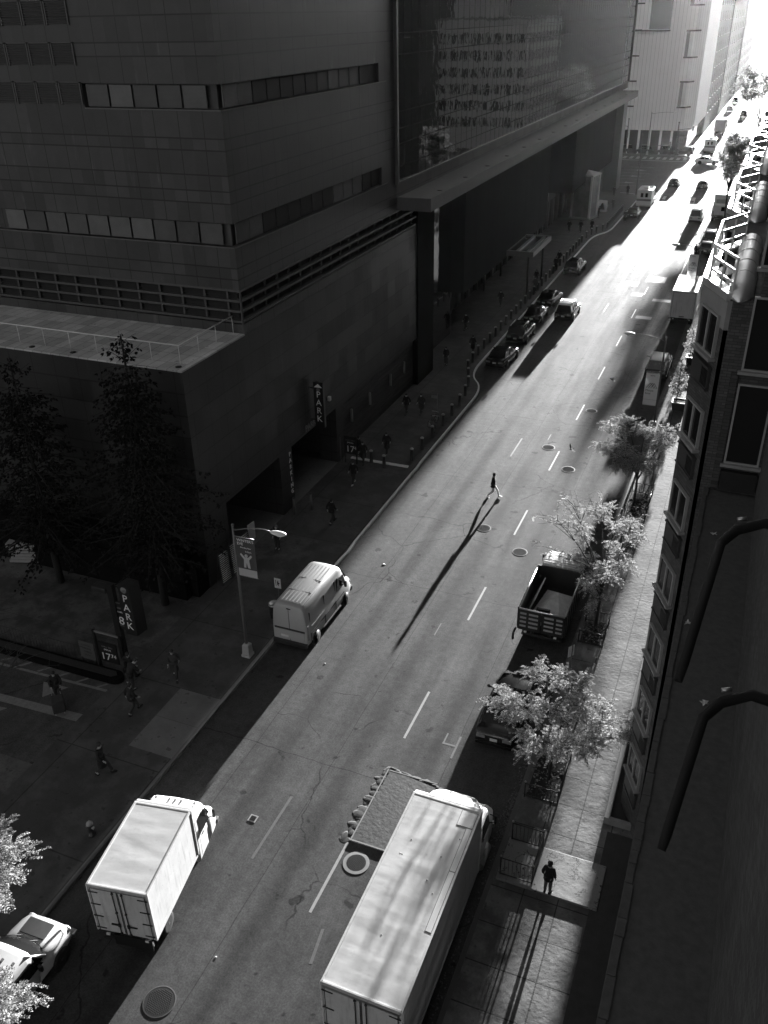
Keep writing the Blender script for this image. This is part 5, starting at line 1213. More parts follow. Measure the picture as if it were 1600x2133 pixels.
def person(label, loc, heading, kind='walk', top='cloth_black', leg='cloth_dark', shoe='cloth_black', coat=False, bag=False, hat=None, scale=1.0, hairm='hair', group='people walking in the street'):
    """heading in degrees, clockwise from straight up the street"""
    P = person_meshes(kind); t = thing('person', label, 'person', loc, R(-heading), group); t.scale = (scale,) * 3
    def put(k, m, nm=None):
        o = D.objects.new(nm or k, P[k]); COL.objects.link(o); o.parent = t
        o.material_slots[0].link = 'OBJECT'; o.material_slots[0].material = M[m]; return o
    put('body', 'skin'); put('hair', hairm); put('coat' if coat else 'jacket', top); put('trousers', leg); put('shoes', shoe)
    if bag: put('backpack', 'cloth_black')
    if hat:
        J = P['J']; h = MB(); T = TR(Vector(J['hed']) + Vector((0, -.01, .08)))
        h.lathe([(.105, .0), (.108, .03), (.10, .10), (.06, .135), (.01, .145)], 14, T); h.build('hat', M[hat], t)
    return t
GZ = .14
person('man in black jacket and pale trousers striding across the sunlit road', (-13.25, 49.9, 0), 80, 'stride', 'cloth_black', 'shoe_white', 'shoe_white', hat='cloth_black', scale=1.03, group=None)
person('person in dark jacket and greyish trousers on the raised slab, right pavement', (-2.95, 21.42, .225), 8, 'stand', 'cloth_black', 'cloth_grey', 'cloth_black', hat='cloth_black', scale=.9, group=None)
W = [
 ('dark-suited person walking away across the left pavement, below the backpack pair', (-22.85, 23.9), 20, dict(kind='walk')),
 ('person in grey shorts-length coat walking past the park pylon towards the viewer', (-22.45, 26.7), 150, dict(kind='walk', top='cloth_dark', coat=True)),
 ('person in long black coat walking alone nearest the cream truck on the left pavement', (-21.75, 20.3), 70, dict(kind='walk', coat=True, hat='cloth_dark')),
 ('person with a bulky backpack at the foot of the park pylon', (-24.3, 25.7), 20, dict(kind='walk', bag=True)),
 ('person bending forward beside the backpack carrier at the park pylon', (-23.9, 25.2), 15, dict(kind='bent')),
 ('seated-looking stooped person pushing a loaded hand cart on the driveway', (-26.7, 23.35), 135, dict(kind='push', top='cloth_black')),
 ('lone dark figure walking on the left pavement between lamp post and garage opening', (-21.7, 42.9), 15, dict(kind='walk')),
 ('person with grey hair hidden under the arm of the left street lamp', (-23.4, 38.9), 180, dict(kind='stand', hairm='cloth_grey')),
 ('person in white shoes walking towards the viewer near the second price board', (-22.6, 48.3), 185, dict(kind='walk', shoe='shoe_white')),
 ('dark figure just in front of the pale kerb strip, right of the second price board', (-23.25, 51.4), 170, dict(kind='walk', coat=True)),
 ('stocky dark figure beside the second price board', (-23.9, 52.1), 20, dict(kind='stand', coat=True)),
 ('person in pale shoes walking beyond the pale kerb strip by the bollards', (-22.25, 53.4), 175, dict(kind='walk', coat=True, shoe='cloth_grey')),
 ('left one of two people side by side on the pavement below the wall lamps', (-23.55, 60.8), 185, dict(kind='walk')),
 ('right one of two people side by side on the pavement below the wall lamps', (-22.45, 61.2), 185, dict(kind='walk', top='cloth_dark', coat=True)),
 ('tall dark person by the entrance pier on the shaded pavement', (-24.2, 72.5), 190, dict(kind='stand')),
 ('dark person walking inside the bollards behind the first black saloon', (-22.9, 76.4), 0, dict(kind='walk', coat=True)),
 ('dark person by the entrance wall level with the second lay-by car', (-25.6, 82.8), 200, dict(kind='walk')),
 ('person in pale coat at the bollards beside the fourth lay-by car', (-22.4, 98.6), 180, dict(kind='stand', top='cloth_grey', coat=True)),
 ('dark person in the open between the hanging wall and the bollards', (-24.6, 92.0), 180, dict(kind='walk')),
 ('dark pedestrian in front of the glazed porch', (-23.05, 101.8), 185, dict(kind='walk')),
 ('dark pedestrian next to the lone black estate car', (-22.3, 108.6), 10, dict(kind='stand', coat=True)),
 ('dark pedestrian half behind the lone black estate car', (-22.6, 111.9), 180, dict(kind='walk')),
 ('left one of three people below the tall display box', (-25.3, 130.6), 180, dict(kind='walk')),
 ('middle one of three people below the tall display box', (-23.7, 130.9), 180, dict(kind='walk', bag=True)),
 ('right one of three people below the tall display box', (-22.3, 132.0), 180, dict(kind='stand', coat=True)),
 ('dark person leaning at the corner of the tall display box', (-23.2, 142.2), 90, dict(kind='phone')),
 ('left one of two people beyond the triangular board', (-22.9, 147.6), 170, dict(kind='walk')),
 ('right one of two people beyond the triangular board', (-22.2, 149.4), 185, dict(kind='walk', top='cloth_dark')),
 ('lone dark person near the end pier of the hospital block', (-23.9, 160.5), 180, dict(kind='walk')),
 ('person at the avenue corner under the traffic light pole', (-22.0, 163.0), 10, dict(kind='stand', coat=True)),
 ('person standing in the road beside the small car behind the ambulance', (-19.0, 141.0), 180, dict(kind='stand', z=0)),
 ('person in black standing in the road by the two cars behind the far banner', (-6.95, 121.2), 200, dict(kind='stand', coat=True, z=0)),
 ('dark walker on the sunlit pavement past the flatbed truck', (-3.4, 136.5), 0, dict(kind='walk')),
 ('first person from the left at the far kerb of the avenue', (-22.4, 212.8), 180, dict(kind='walk')),
 ('second person from the left at the far kerb of the avenue', (-20.6, 213.1), 0, dict(kind='stand', coat=True)),
 ('third person from the left at the far kerb of the avenue, near the corner', (-19.2, 212.9), 180, dict(kind='walk')),
 ('person walking in the streak of sun at the far corner of the avenue', (-16.2, 216.8), 180, dict(kind='walk', z=0)),
]
for lab, (x, y), h, kw in W:
    z = kw.pop('z', GZ); person(lab, (x, y, z), h, **kw)
# hand cart for the stooped person
t = thing('hand_cart', 'loaded dark hand cart pushed over the driveway', 'cart', (-26.15, 22.75, .135), R(-135))
MB().bbox(-.28, -.05, .25, .28, .5, .95, .06).build('load', M['cloth_dark'], t)
MB().tube([(-.19, -.08, 1.05), (-.19, -.05, .22), (-.19, .5, .2)], .018, 6).build('frame_tube', M['steel'], t); MB().tube([(.19, -.08, 1.05), (.19, -.05, .22), (.19, .5, .2)], .018, 6).build('frame_tube', M['steel'], t)
for x in (-.25, .25): wheel(t, x, .0, .11, .05)
# pigeons in flight
def pigeon(label, loc, rz, roll):
    t = thing('bird', label, 'bird', loc, rz, 'birds flying low over the road'); t.rotation_euler = (.25, roll, rz)
    b = MB(); b.loft([[Vector((w_ * math.cos(a), y, z + h_ * math.sin(a))) for a in [2 * PI * k / 8 for k in range(8)]] for y, w_, h_, z in ((-.17, .012, .008, .01), (-.10, .04, .035, .0), (0, .06, .055, -.005), (.08, .05, .05, .005), (.13, .028, .03, .025), (.165, .030, .030, .035), (.19, .018, .018, .034), (.215, .004, .004, .028))]); b.build('body', M['cloth_dark'], t)
    for s in (-1, 1):
        w_ = MB(); P = [(0.03, .08), (.14, .12), (.26, .06), (.36, -.05), (.24, -.06), (.13, -.07), (.03, -.05)]
        up = lambda x: .02 + .35 * x
        w_.add([(s * x, y, up(x)) for x, y in P] + [(s * x, y, up(x) - .008) for x, y in P], [tuple(range(7)), tuple(range(13, 6, -1))] + [(i, 7 + i, 7 + (i + 1) % 7, (i + 1) % 7) for i in range(7)]); w_.build('wing', M['grey_metal'] if s > 0 else M['cloth_dark'], t)
    f = MB(); f.prism([(-.02, -.14), (.02, -.14), (.055, -.28), (0, -.295), (-.055, -.28)], -.004, .008); f.build('tail', M['cloth_dark'], t)
pigeon('dark bird in flight above the road, upper one near the middle lane line', (-7.85, 60.9, 5.0), R(70), .2)
pigeon('dark bird in flight with raised wings, lower one between the two bright manhole covers', (-8.17, 48.5, 5.0), R(150), -.7)
# ================================================================== street furniture
def lamp(label, loc, h, arm, banner=None, name='street_lamp'):
    """arm: reach of the lamp head along x (signed)"""
    t = thing(name, label, 'street lamp', loc); s = 1 if arm > 0 else -1
    b = MB(); b.bbox(-.24, -.24, 0, .24, .24, .16, .03); b.loft([[Vector((x * w_, y * w_, z)) for x, y in ((-1, -1), (1, -1), (1, 1), (-1, 1))] for z, w_ in ((.16, .2), (.7, .17), (.78, .10))], False); b.build('base', M['frame'], t)
    p = MB(); p.tube([(0, 0, .7), (0, 0, 3.0), (0, 0, 5.5), (0, 0, h)], [.085, .078, .07, .055], 10); p.ball((0, 0, h + .04), .08, 8); p.build('post', M['grey_metal'], t)
    a = MB(); a.tube([(0, 0, h - .25), (arm * .35, 0, h - .02), (arm * .7, 0, h + .12), (arm * .85, 0, h + .12), (arm, 0, h + .08)], [.035, .03, .028, .028, .03], 8); a.build('arm', M['grey_metal'], t)
    hd = MB(); hd.loft([[Vector((arm + s * u, w_ * math.cos(q), h + .06 + (hh * math.sin(q) if math.sin(q) > 0 else .5 * hh * math.sin(q)))) for q in [2 * PI * k / 12 for k in range(12)]] for u, w_, hh in ((-.02, .05, .05), (.08, .11, .09), (.30, .16, .13), (.55, .17, .12), (.72, .12, .08), (.78, .03, .03))]); o = hd.build('lamp_head', M['white'], t)
    l = MB(); l.ball((arm + s * .45, 0, h + .01), (.20, .13, .09), 10); l.build('lens', M['lens'], o)
    return t
def board(parent, name, x0, x1, y, z0, z1, m, th=.03):
    return MB().box(x0, y - th / 2, z0, x1, y + th / 2, z1).build(name, m, parent)
def words(parent, txt, size, x, y, z, m, name='lettering', depth=.008, align='CENTER', T=None):
    mb = moved(text_mb(txt, size, depth, align), (T or Matrix.Identity(4)) @ TR((x, y, z))); return mb.build(name, m, parent)

# left lamp with event banner
lamp('tall street lamp with one curved arm on the left pavement above the grey van', (-20.02, 29.45, .14), 7.55, 2.0)
t = thing('banner', 'dark event banner with a figure and white foot strip hanging from the left street lamp', 'banner', (-19.94, 29.45, 5.0))
board(t, 'cloth', .0, .98, 0, 0, 2.15, M['banner_dark']); board(t, 'foot_strip', .0, .98, -.02, .02, .42, M['banner'], .012)
for z in (.0, 2.15): MB().tube([(-.1, 0, z), (1.0, 0, z)], .02, 6).build('bracket_arm', M['steel'], t)
words(t, "WINTER'S", .20, .06, -.022, 1.98, M['sign_white'], align='LEFT'); words(t, 'EVE', .20, .06, -.022, 1.79, M['sign_white'], align='LEFT')
words(t, 'Monday Nov', .11, .5, -.022, 1.60, M['sign_white']); words(t, '5:30pm', .11, .62, -.022, 1.40, M['sign_white'])
fg = MB(); fg.add([(.30, -.02, .50), (.42, -.02, .50), (.47, -.02, .78), (.52, -.02, .50), (.66, -.02, .50), (.62, -.02, .95), (.80, -.02, 1.18), (.74, -.02, 1.25), (.57, -.02, 1.08), (.40, -.02, 1.08), (.22, -.02, 1.28), (.15, -.02, 1.2), (.34, -.02, .95)], [tuple(range(13))]); fg.lathe([(.09, -.004), (.09, .004)], 12, TR((.485, -.02, 1.17)) @ RX(R(90))); fg.build('printed_figure', M['banner'], t)
# right lamps with hospital banner
def hospital_banner(label, loc, wd, ht):
    t = thing('banner', label, 'banner', loc)
    board(t, 'cloth', -wd, 0, 0, 0, ht, M['banner'])
    for z in (0, ht): MB().tube([(-wd, 0, z), (.1, 0, z)], .025, 6).build('bracket_arm', M['steel'], t)
    words(t, 'NYC', .17, -wd * .5, -.022, ht * .925, M['sign_black'])
    e = MB(); a0 = Vector((-wd * .88, -.02, ht * .56))
    def bar(x0, z0, x1, z1, w_=.035): e.add([(x0 * wd - wd, -.02, z0 * ht), (x0 * wd - wd + w_, -.02, z0 * ht), (x1 * wd - wd + w_, -.02, z1 * ht), (x1 * wd - wd, -.02, z1 * ht)], [(0, 1, 2, 3)])
    for k in range(3): bar(.10 + .17 * k, .54, .38 + .13 * k, .70)
    for k in range(3): bar(.38 + .13 * k, .70, .66 + .12 * k, .54)
    e.build('mountain_emblem', M['sign_black'], t)
    words(t, 'Mount', .22, -wd * .92, -.022, ht * .46, M['sign_black'], align='LEFT'); words(t, 'Sinai', .22, -wd * .92, -.022, ht * .37, M['sign_black'], align='LEFT')
    MB().box(-wd, -.022, ht * .175, 0, -.02, ht * .18).build('rule', M['sign_grey'], t); return t
lamp('street lamp on the right kerb carrying the nearer hospital banner', (-4.78, 64.1, .14), 7.25, -2.2)
hospital_banner('nearer pale hospital banner with a mountain emblem on the right street lamp', (-4.84, 64.1, 2.15), .98, 2.5)
lamp('street lamp behind the railed brick terrace carrying the farther hospital banner', (-4.95, 93.6, .14), 7.3, -2.0)
hospital_banner('farther greyish hospital banner hanging in front of the box truck by the brick bays', (-5.0, 93.6, 4.2), .9, 2.45)
# bus stop sign and bin beside the grey van
t = thing('bus_stop_sign', 'small white bus stop sign on a thin post beside the grey van', 'sign', (-20.6, 33.9, .14))
MB().tube([(0, 0, 0), (0, 0, 1.75)], .03, 6).build('post', M['grey_metal'], t); board(t, 'sign_plate', -.19, .19, -.035, 1.1, 1.72, M['banner'], .02)
e = MB(); e.box(-.12, -.05, 1.2, -.08, -.046, 1.62); e.box(.02, -.05, 1.25, .06, -.046, 1.6); e.add([(-.02, -.048, 1.3), (.14, -.048, 1.42), (-.02, -.048, 1.54)], [(0, 1, 2)]); e.build('pictogram', M['sign_black'], t)
t = thing('litter_bin', 'round wire litter bin with pale rim hidden behind the grey van', 'litter bin', (-20.25, 32.75, .14))
b = MB()
for k in range(20): a = 2 * PI * k / 20; b.tube([(.22 * math.cos(a), .22 * math.sin(a), 0), (.29 * math.cos(a), .29 * math.sin(a), .88)], .011, 4)
b.build('wire_basket', M['dark_metal'], t); MB().lathe([(.31, .86), (.32, .93), (.25, .95), (.22, .90)], 18).build('rim', M['steel'], t); MB().lathe([(.2, .02), (.25, .55)], 14).build('liner', M['black'], t)
# hydrant
t = thing('fire_hydrant', 'fire hydrant with pale cap on the dark left pavement beside the cream truck', 'hydrant', (-20.15, 17.5, .14))
MB().lathe([(.17, 0), (.17, .06), (.11, .08), (.10, .5), (.14, .52), (.14, .56)], 14).build('barrel', M['dark_metal'], t); MB().lathe([(.14, .56), (.13, .64), (.06, .72), (.03, .76)], 14).build('cap', M['frame'], t)
for s in (-1, 1): MB().lathe([(.06, 0), (.06, .09), (.03, .1)], 8, TR((s * .08, 0, .42)) @ RY(s * R(90))).build('outlet', M['frame'], t)
# bollards
bp = MB(); bp.lathe([(.15, 0), (.15, .03), (.125, .05), (.12, .86), (.135, .88)], 12); bc = MB(); bc.lathe([(.135, .88), (.14, .93), (.09, .98), (.02, 1.0)], 12)
b0 = thing('bollard', 'grey steel bollard with a flat cap in the row along the left kerb', 'bollard', (0, 0, .14), 0, 'bollards along the left kerb')
bp.build('shaft', M['dark_metal'], b0); bc.build('cap', M['frame'], b0)
spots = [(-20.15, 53.0), (-20.1, 55.0), (-20.1, 57.2), (-20.05, 59.6), (-20.05, 61.7), (-20.1, 63.9), (-20.3, 66.0), (-20.7, 68.1), (-21.3, 70.0), (-21.95, 71.9), (-22.15, 74.0)]
spots += [(-22.25 - .0005 * k, 76 + 1.95 * k) for k in range(26)]
spots += [(-22.2, 127.6), (-21.9, 129.8), (-21.5, 131.4), (-20.9, 133.0)] + [(-20.55, 134.8 + 1.05 * k) for k in range(14)]
for i, (x, y) in enumerate(spots):
    if i == 0: b0.location = (x, y, .14)
    else: dup(b0, (x, y, .14))
for x, y, lb in ((-21.6, 51.3, 'right one of two bollards on the pale strip across the left pavement'), (-22.75, 51.7, 'left one of two bollards on the pale strip across the left pavement')): dup(b0, (x, y, .14), 0, lb, 'bollards on the pale strip')
for x, y, lb in ((-24.45, 43.1, 'left one of two slim posts at the garage entrance'), (-23.7, 44.0, 'right one of two slim posts at the garage entrance')):
    t = thing('guard_post', lb, 'post', (x, y, .14), 0, 'slim posts at the garage entrance'); MB().lathe([(.09, 0), (.085, 1.15)], 10).build('shaft', M['grey_metal'], t); MB().lathe([(.09, 1.15), (.06, 1.2), (.01, 1.22)], 10).build('cap', M['dark_metal'], t)
struct('kerb_strip_pavement', MB().bbox(-24.4, 51.75, .1, -20.0, 52.0, .22, .02), M['kerb'])
# parking signs
def price_board(t, x0, x1, y, z0, z1, big, small, head=True):
    board(t, 'board', x0, x1, y, z0, z1, M['sign_black'], .05); cx = (x0 + x1) / 2; w_ = x1 - x0; h = z1 - z0
    words(t, big, h * .50, x0 + w_ * .06, y - .032, z0 + h * .27, M['sign_white'], align='LEFT'); words(t, small, h * .27, x0 + w_ * .62, y - .032, z0 + h * .36, M['sign_white'], align='LEFT')
    words(t, 'EARLY BIRD', h * .1, cx, y - .032, z0 + h * .78, M['sign_grey']); words(t, 'SPECIAL', h * .1, cx, y - .032, z0 + h * .64, M['sign_white'])
t = thing('parking_pylon', 'tall dark parking pylon with an upright lettered blade and a small price board', 'sign', (-24.9, 26.2, .14))
MB().box(-.16, -.12, 0, .16, .12, 5.2).build('column', M['sign_black'], t); MB().bbox(-.95, -.25, 4.75, -.15, .25, 5.0, .04).build('floodlight', M['dark_metal'], t)
bl_ = MB(); bl_.prism([(.50, -.10), (1.12, -.10), (1.22, .55), (.60, .55)], 2.55, 5.35); bl_.build('blade', M['sign_black'], t)
for i, ch in enumerate('PARK'): words(t, ch, .56, .81, -.112, 4.62 - .52 * i, M['sign_lit'] if 'sign_lit' in M else M['sign_white'])
MB().lathe([(.17, -.005), (.17, .005)], 16, TR((.81, -.105, 5.1)) @ RX(R(90))).build('emblem_disc', M['sign_grey'], t)
board(t, 'board', .14, .70, -.02, 2.7, 4.3, M['sign_black'], .06); words(t, 'FEE', .12, .31, -.06, 3.95, M['sign_grey']); words(t, 'PARK', .12, .31, -.06, 3.72, M['sign_white']); words(t, '8', .66, .15, -.06, 3.2, M['sign_white'], align='LEFT'); words(t, '41', .24, .42, -.06, 3.36, M['sign_white'], align='LEFT')
for z in (2.9, 3.9, 4.2): MB().box(.14, -.06, z, .4, .0, z + .06).build('bracket', M['grey_metal'], t)
t = thing('price_board', 'framed black price board beside the tall parking pylon', 'sign', (-26.4, 26.05, .14))
for x in (0, 1.55): MB().box(x - .06, -.05, 0, x + .06, .05, 2.3).build('post', M['sign_black'], t)
MB().box(.06, -.04, 2.18, 1.49, .04, 2.26).build('crossbar', M['sign_grey'], t); price_board(t, .2, 1.3, -.08, .55, 1.75, '17', '74')
t = thing('notice_board', 'dull grey notice board with several lines left of the framed price board', 'sign', (-27.45, 26.0, .14))
for x in (.05, .85): MB().box(x - .03, -.03, 0, x + .03, .03, .4).build('post', M['dark_metal'], t)
board(t, 'board', 0, .9, 0, .35, 1.4, mat('dull_notice', .07, .7), .05)
for k, s_ in enumerate(('MONTHLY', 'PARKING', 'OVERSIZE', 'EXTRA')): words(t, s_, .12, .45, -.03, 1.2 - .2 * k, M['dark_metal'])
t = thing('price_board', 'black price board on the pavement beyond the second garage opening', 'sign', (-24.5, 51.1, .14))
for x in (0, .9): MB().box(x - .04, -.04, 0, x + .04, .04, 2.1).build('post', M['sign_black'], t)
price_board(t, .04, .86, -.03, .75, 2.1, '17', '74'); MB().tube([(-.35, 0, 0), (-.35, 0, 1.9)], .03, 6).build('post', M['grey_metal'], t)
t = thing('parking_blade_sign', 'upright parking blade sign with pale letters fixed high on the dark podium wall', 'sign', (-24.4, 47.4, 4.5))
MB().prism([(-.34, -.12), (.34, -.12), (.34, .12), (-.34, .12)], 0, 3.1).build('blade', M['sign_black'], t)
for i, ch in enumerate('PARK'): words(t, ch, .60, 0, -.13, 2.25 - .56 * i, M['sign_white'])
MB().add([(-.3, -.13, 2.75), (.3, -.13, 2.75), (.0, -.13, 3.0)], [(0, 1, 2)]).build('arrow', M['sign_white'], t); MB().lathe([(.13, -.004), (.13, .004)], 14, TR((0, -.125, 2.6)) @ RX(R(90))).build('emblem_disc', M['sign_grey'], t)
for z in (.4, 2.6): MB().box(-.62, -.05, z, -.34, .05, z + .08).build('bracket', M['dark_metal'], t)
# display racks against the podium wall; white rungs imitate glints of metal
for i, (x, y) in enumerate(((-24.75, 34.4), (-24.7, 35.5), (-24.65, 36.5))):
    t = thing('display_rack', ('ribbed metal rack leaning on the podium corner, nearest of three', 'ribbed metal rack leaning on the podium wall, middle of three', 'ribbed metal rack leaning on the podium wall, farthest of three')[i], 'rack', (x, y, .14), R(-8), 'ribbed racks at the podium wall'); g = MB()
    for k in range(15): z = .15 + .125 * k; g.tube([(.28 - .1 * z / 2, 0, z), (.28 - .1 * z / 2, .8, z)], .022, 5)
    g.build('rungs', M['rail_white'], t); f = MB()
    for yy in (0, .8): f.tube([(.3, yy, 0), (.18, yy, 2.05)], .03, 6); f.tube([(-.1, yy, 0), (.18, yy, 2.0)], .022, 6)
    f.build('rack_frame', M['dark_metal'], t)
    if i == 2: MB().box(.12, .9, 1.2, .16, 1.5, 2.3).build('pale_panel', M['banner'], t)
# planter bed with railing on the plaza
t = thing('planter_bed', 'long dark planter bed with rounded end beside the driveway', 'planter', (-25.3, 25.3, .13))
MB().prism([(-14, -.35), (.2, -.15)] + [(.2 + .45 * math.sin(a), .2 - .35 * math.cos(a)) for a in [PI * k / 8 for k in range(1, 8)]] + [(.2, .55), (-14, .35)], 0, .32).build('kerb_wall', M['black_stone'], t)
MB().prism([(-13.9, -.2), (.15, 0), (.35, .2), (.15, .4), (-13.9, .2)], .321, .36).build('soil_bed', M['soil'], t)
t = thing('iron_railing', 'thin dark iron railing along the back of the planter bed', 'fence', (-26.6, 26.0, .13)); f = MB()
for z in (.2, 1.05): f.tube([(0, 0, z), (-12, -.25, z)], .02, 5)
for k in range(60): f.tube([(-.2 * k, -.004 * k, 0 if k % 10 == 0 else .2), (-.2 * k, -.004 * k, 1.05)], .014, 4)
f.build('railing', M['dark_metal'], t)
# stacked pale slabs and leaf heap behind the plaza
t = thing('slab_stack', 'pale layered slabs stacked below the dark trees at the left edge', 'stack', (-36.3, 33.0, .13), R(20)); rnd = random.Random(8)
for k in range(6): MB().bbox(-1.6 + rnd.uniform(0, .3), -.7, .1 + .22 * k, 1.5 + rnd.uniform(0, .2), .7, .28 + .22 * k, .02, RZ(rnd.uniform(-.05, .05))).build('slab', M['concrete'], t)
# street signs by the bollards, bicycle
t = thing('street_sign', 'thin sign post with a small flag plate by the bollards and bicycle', 'sign', (-20.75, 60.2, .14))
MB().tube([(0, 0, 0), (0, 0, 2.3)], .03, 6).build('post', M['grey_metal'], t); board(t, 'sign_plate', -.5, .02, -.04, 1.9, 2.15, M['sign_grey'], .02)
def bicycle(label, loc, rz):
    t = thing('bicycle', label, 'bicycle', loc, rz)
    for y in (-.52, .52):
        T = TR((0, y, .34)) @ RY(R(90)); m = MB(); n = 24
        vs = [(T @ Vector(((.33 + .018 * math.cos(b)) * math.cos(a), (.33 + .018 * math.cos(b)) * math.sin(a), .018 * math.sin(b)))) for a in [2 * PI * k / n for k in range(n)] for b in [2 * PI * j / 6 for j in range(6)]]
        m.add(vs, [(k * 6 + j, k * 6 + (j + 1) % 6, ((k + 1) % n) * 6 + (j + 1) % 6, ((k + 1) % n) * 6 + j) for k in range(n) for j in range(6)], True); o = m.build('wheel', M['rubber'], t)
        s = MB()
        for k in range(8): a = PI * k / 8; s.tube([(0, y + .32 * math.cos(a), .34 + .32 * math.sin(a)), (0, y - .32 * math.cos(a), .34 - .32 * math.sin(a))], .004, 4)
        s.build('spokes', M['steel'], o)
    f = MB()
    for a, b in (((0, -.52, .34), (0, -.18, .85)), ((0, -.52, .34), (0, -.05, .30)), ((0, -.05, .30), (0, -.18, .9)), ((0, -.05, .30), (0, .38, .82)), ((0, -.16, .80), (0, .36, .88)), ((0, .36, 1.0), (0, .52, .34))): f.tube([a, b], .018, 6)
    f.build('frame', M['dark_metal'], t); MB().bbox(-.07, -.32, .9, .07, -.06, .96, .02).build('saddle', M['black'], t); MB().tube([(-.27, .3, 1.02), (-.1, .38, 1.0), (.1, .38, 1.0), (.27, .3, 1.02)], .015, 6).build('handlebar', M['steel'], t); return t
bicycle('bicycle leaning by the sign post at the left kerb', (-20.35, 58.6, .14), R(15)); bicycle('second bicycle just behind the one at the sign post', (-20.8, 59.4, .14), R(-10))
# tall display box, triangular board
t = thing('display_kiosk', 'tall square display box with a pale roof and picture sides on the left pavement', 'kiosk', (-25.4, 141.8, .14), R(-12))
MB().box(-1.7, -1.7, 0, 1.7, 1.7, .25).build('base', M['frame'], t)
MB().box(-1.4, -1.4, .25, 1.4, 1.4, 6.2).build('picture_panel', mat('kiosk_print', .2, .5, var=.9, scale=1.1, bump=0), t)
f = MB()
for x in (-1, 1):
    for y in (-1, 1): f.box(x * 1.45 - .14, y * 1.45 - .14, .25, x * 1.45 + .14, y * 1.45 + .14, 6.2)
f.build('corner_post', M['banner'], t); MB().loft([[Vector((x * w_, y * w_, z)) for x, y in ((-1, -1), (1, -1), (1, 1), (-1, 1))] for z, w_ in ((6.2, 1.65), (6.4, 1.65), (6.9, .2))], False).build('roof', M['white_dirty'], t)
t = thing('sandwich_board', 'triangular standing board on the pavement right of the tall display box', 'sign', (-23.5, 147.3, .14), R(-10))
MB().extr([(-.5, 0), (.5, 0), (.0, 1.7)], -.7, .7).build('board', M['banner'], t); MB().add([(-.5, -.42, .35), (.5, -.42, .35), (.1, -.13, 1.3), (-.1, -.13, 1.3)], [(0, 1, 2, 3)]).build('print', M['sign_black'], t)
# traffic light poles and lamps at the avenue
def signal(label, loc, h, arm):
    t = thing('traffic_light', label, 'traffic light', loc); MB().tube([(0, 0, 0), (0, 0, h)], [.13, .08], 8).build('pole', M['dark_metal'], t); MB().tube([(0, 0, h * .8), (arm, 0, h * .86)], .05, 6).build('mast_arm', M['dark_metal'], t)
    for x, z in ((arm, h * .86), (0, h * .55)):
        MB().bbox(x - .17, -.18, z - .55, x + .17, .15, z + .45, .04).build('signal_head', M['black'], t); q = MB()
        for k in range(3): q.lathe([(.1, 0), (.1, .02)], 10, TR((x, -.18, z + .27 - .31 * k)) @ RX(R(90)))
        q.build('signal_lens', M['tail'], t)
    MB().ball((0, 0, h + .15), .16, 8).build('finial', M['dark_metal'], t); return t
signal('tall dark traffic light pole at the near left corner of the avenue', (-20.6, 163.4, .14), 9.5, 4.5); signal('traffic light pole on the far side of the avenue by the white building corner', (-19.6, 212.8, .14), 6.5, 3.0)
signal('thin signal pole across the avenue in front of the parked dark cars', (-30.2, 213.0, .14), 7.0, -2.0)
lamp('street lamp reaching over the avenue in front of the white panelled building', (-25.5, 212.9, .14), 8.5, 4.5)
# guards round the tree pits
def tree_guard(label, x0, x1, y0, y1, soil=True, h=.75, handrail=False):
    t = thing('tree_guard', label, 'tree guard', ((x0 + x1) / 2, y0, .14)); w_ = (x1 - x0) / 2; L = y1 - y0; f = MB()
    P = [(-w_, 0), (w_, 0), (w_, L), (-w_, L)]
    for i in range(4):
        a, b = P[i], P[(i + 1) % 4]
        if i == 3: continue
        n = max(4, int(math.hypot(b[0] - a[0], b[1] - a[1]) / .14))
        for z in (.12, h): f.tube([(a[0], a[1], z), (b[0], b[1], z)], .022, 5)
        for k in range(n + 1): u = k / n; f.tube([(a[0] + (b[0] - a[0]) * u, a[1] + (b[1] - a[1]) * u, 0), (a[0] + (b[0] - a[0]) * u, a[1] + (b[1] - a[1]) * u, h)], .010, 4)
    for p in P: f.tube([(p[0], p[1], 0), (p[0], p[1], h + .08)], .03, 6)
    f.build('guard_rails', M['dark_metal'], t); c = MB()
    for p in P: c.ball((p[0], p[1], h + .1), .045, 8)
    c.build('post_knob', M['frame'], t)
    if soil:
        s = MB(); s.box(-w_ + .04, .04, -.1, w_ - .04, L - .04, .012); s.build('soil_bed', M['soil'], t)
        lv_ = MB(); rnd = random.Random(int(y0)); 
        for k in range(170):
            x, y, z = rnd.uniform(-w_ + .1, w_ - .1), rnd.uniform(.1, L - .1), rnd.uniform(.02, .38); a = rnd.uniform(0, 6.3); r = rnd.uniform(.04, .08); d = Vector((math.cos(a), math.sin(a), rnd.uniform(-.4, .4))) * r; e = Vector((-math.sin(a), math.cos(a), rnd.uniform(-.3, .3))) * r * .6; c_ = Vector((x, y, z)); lv_.add([c_ - d, c_ + e, c_ + d, c_ - e], [(0, 1, 2, 3)])
        lv_.build('ground_plants', M['leaf_mid'], t)['kind'] = 'stuff'
    return t
tree_guard('low iron guard round the planted pit of the biggest pale tree', -4.85, -3.5, 25.55, 28.1)
tree_guard('low iron guard round the planted pit behind the dump truck', -4.85, -3.65, 36.4, 38.3)
tree_guard('low iron guard round the pit of the leafy tree before the hospital banner', -4.75, -3.45, 50.2, 53.5)
tree_guard('taller open iron guard with no tree at the raised slab', -4.75, -3.55, 21.55, 23.25, False, .95)
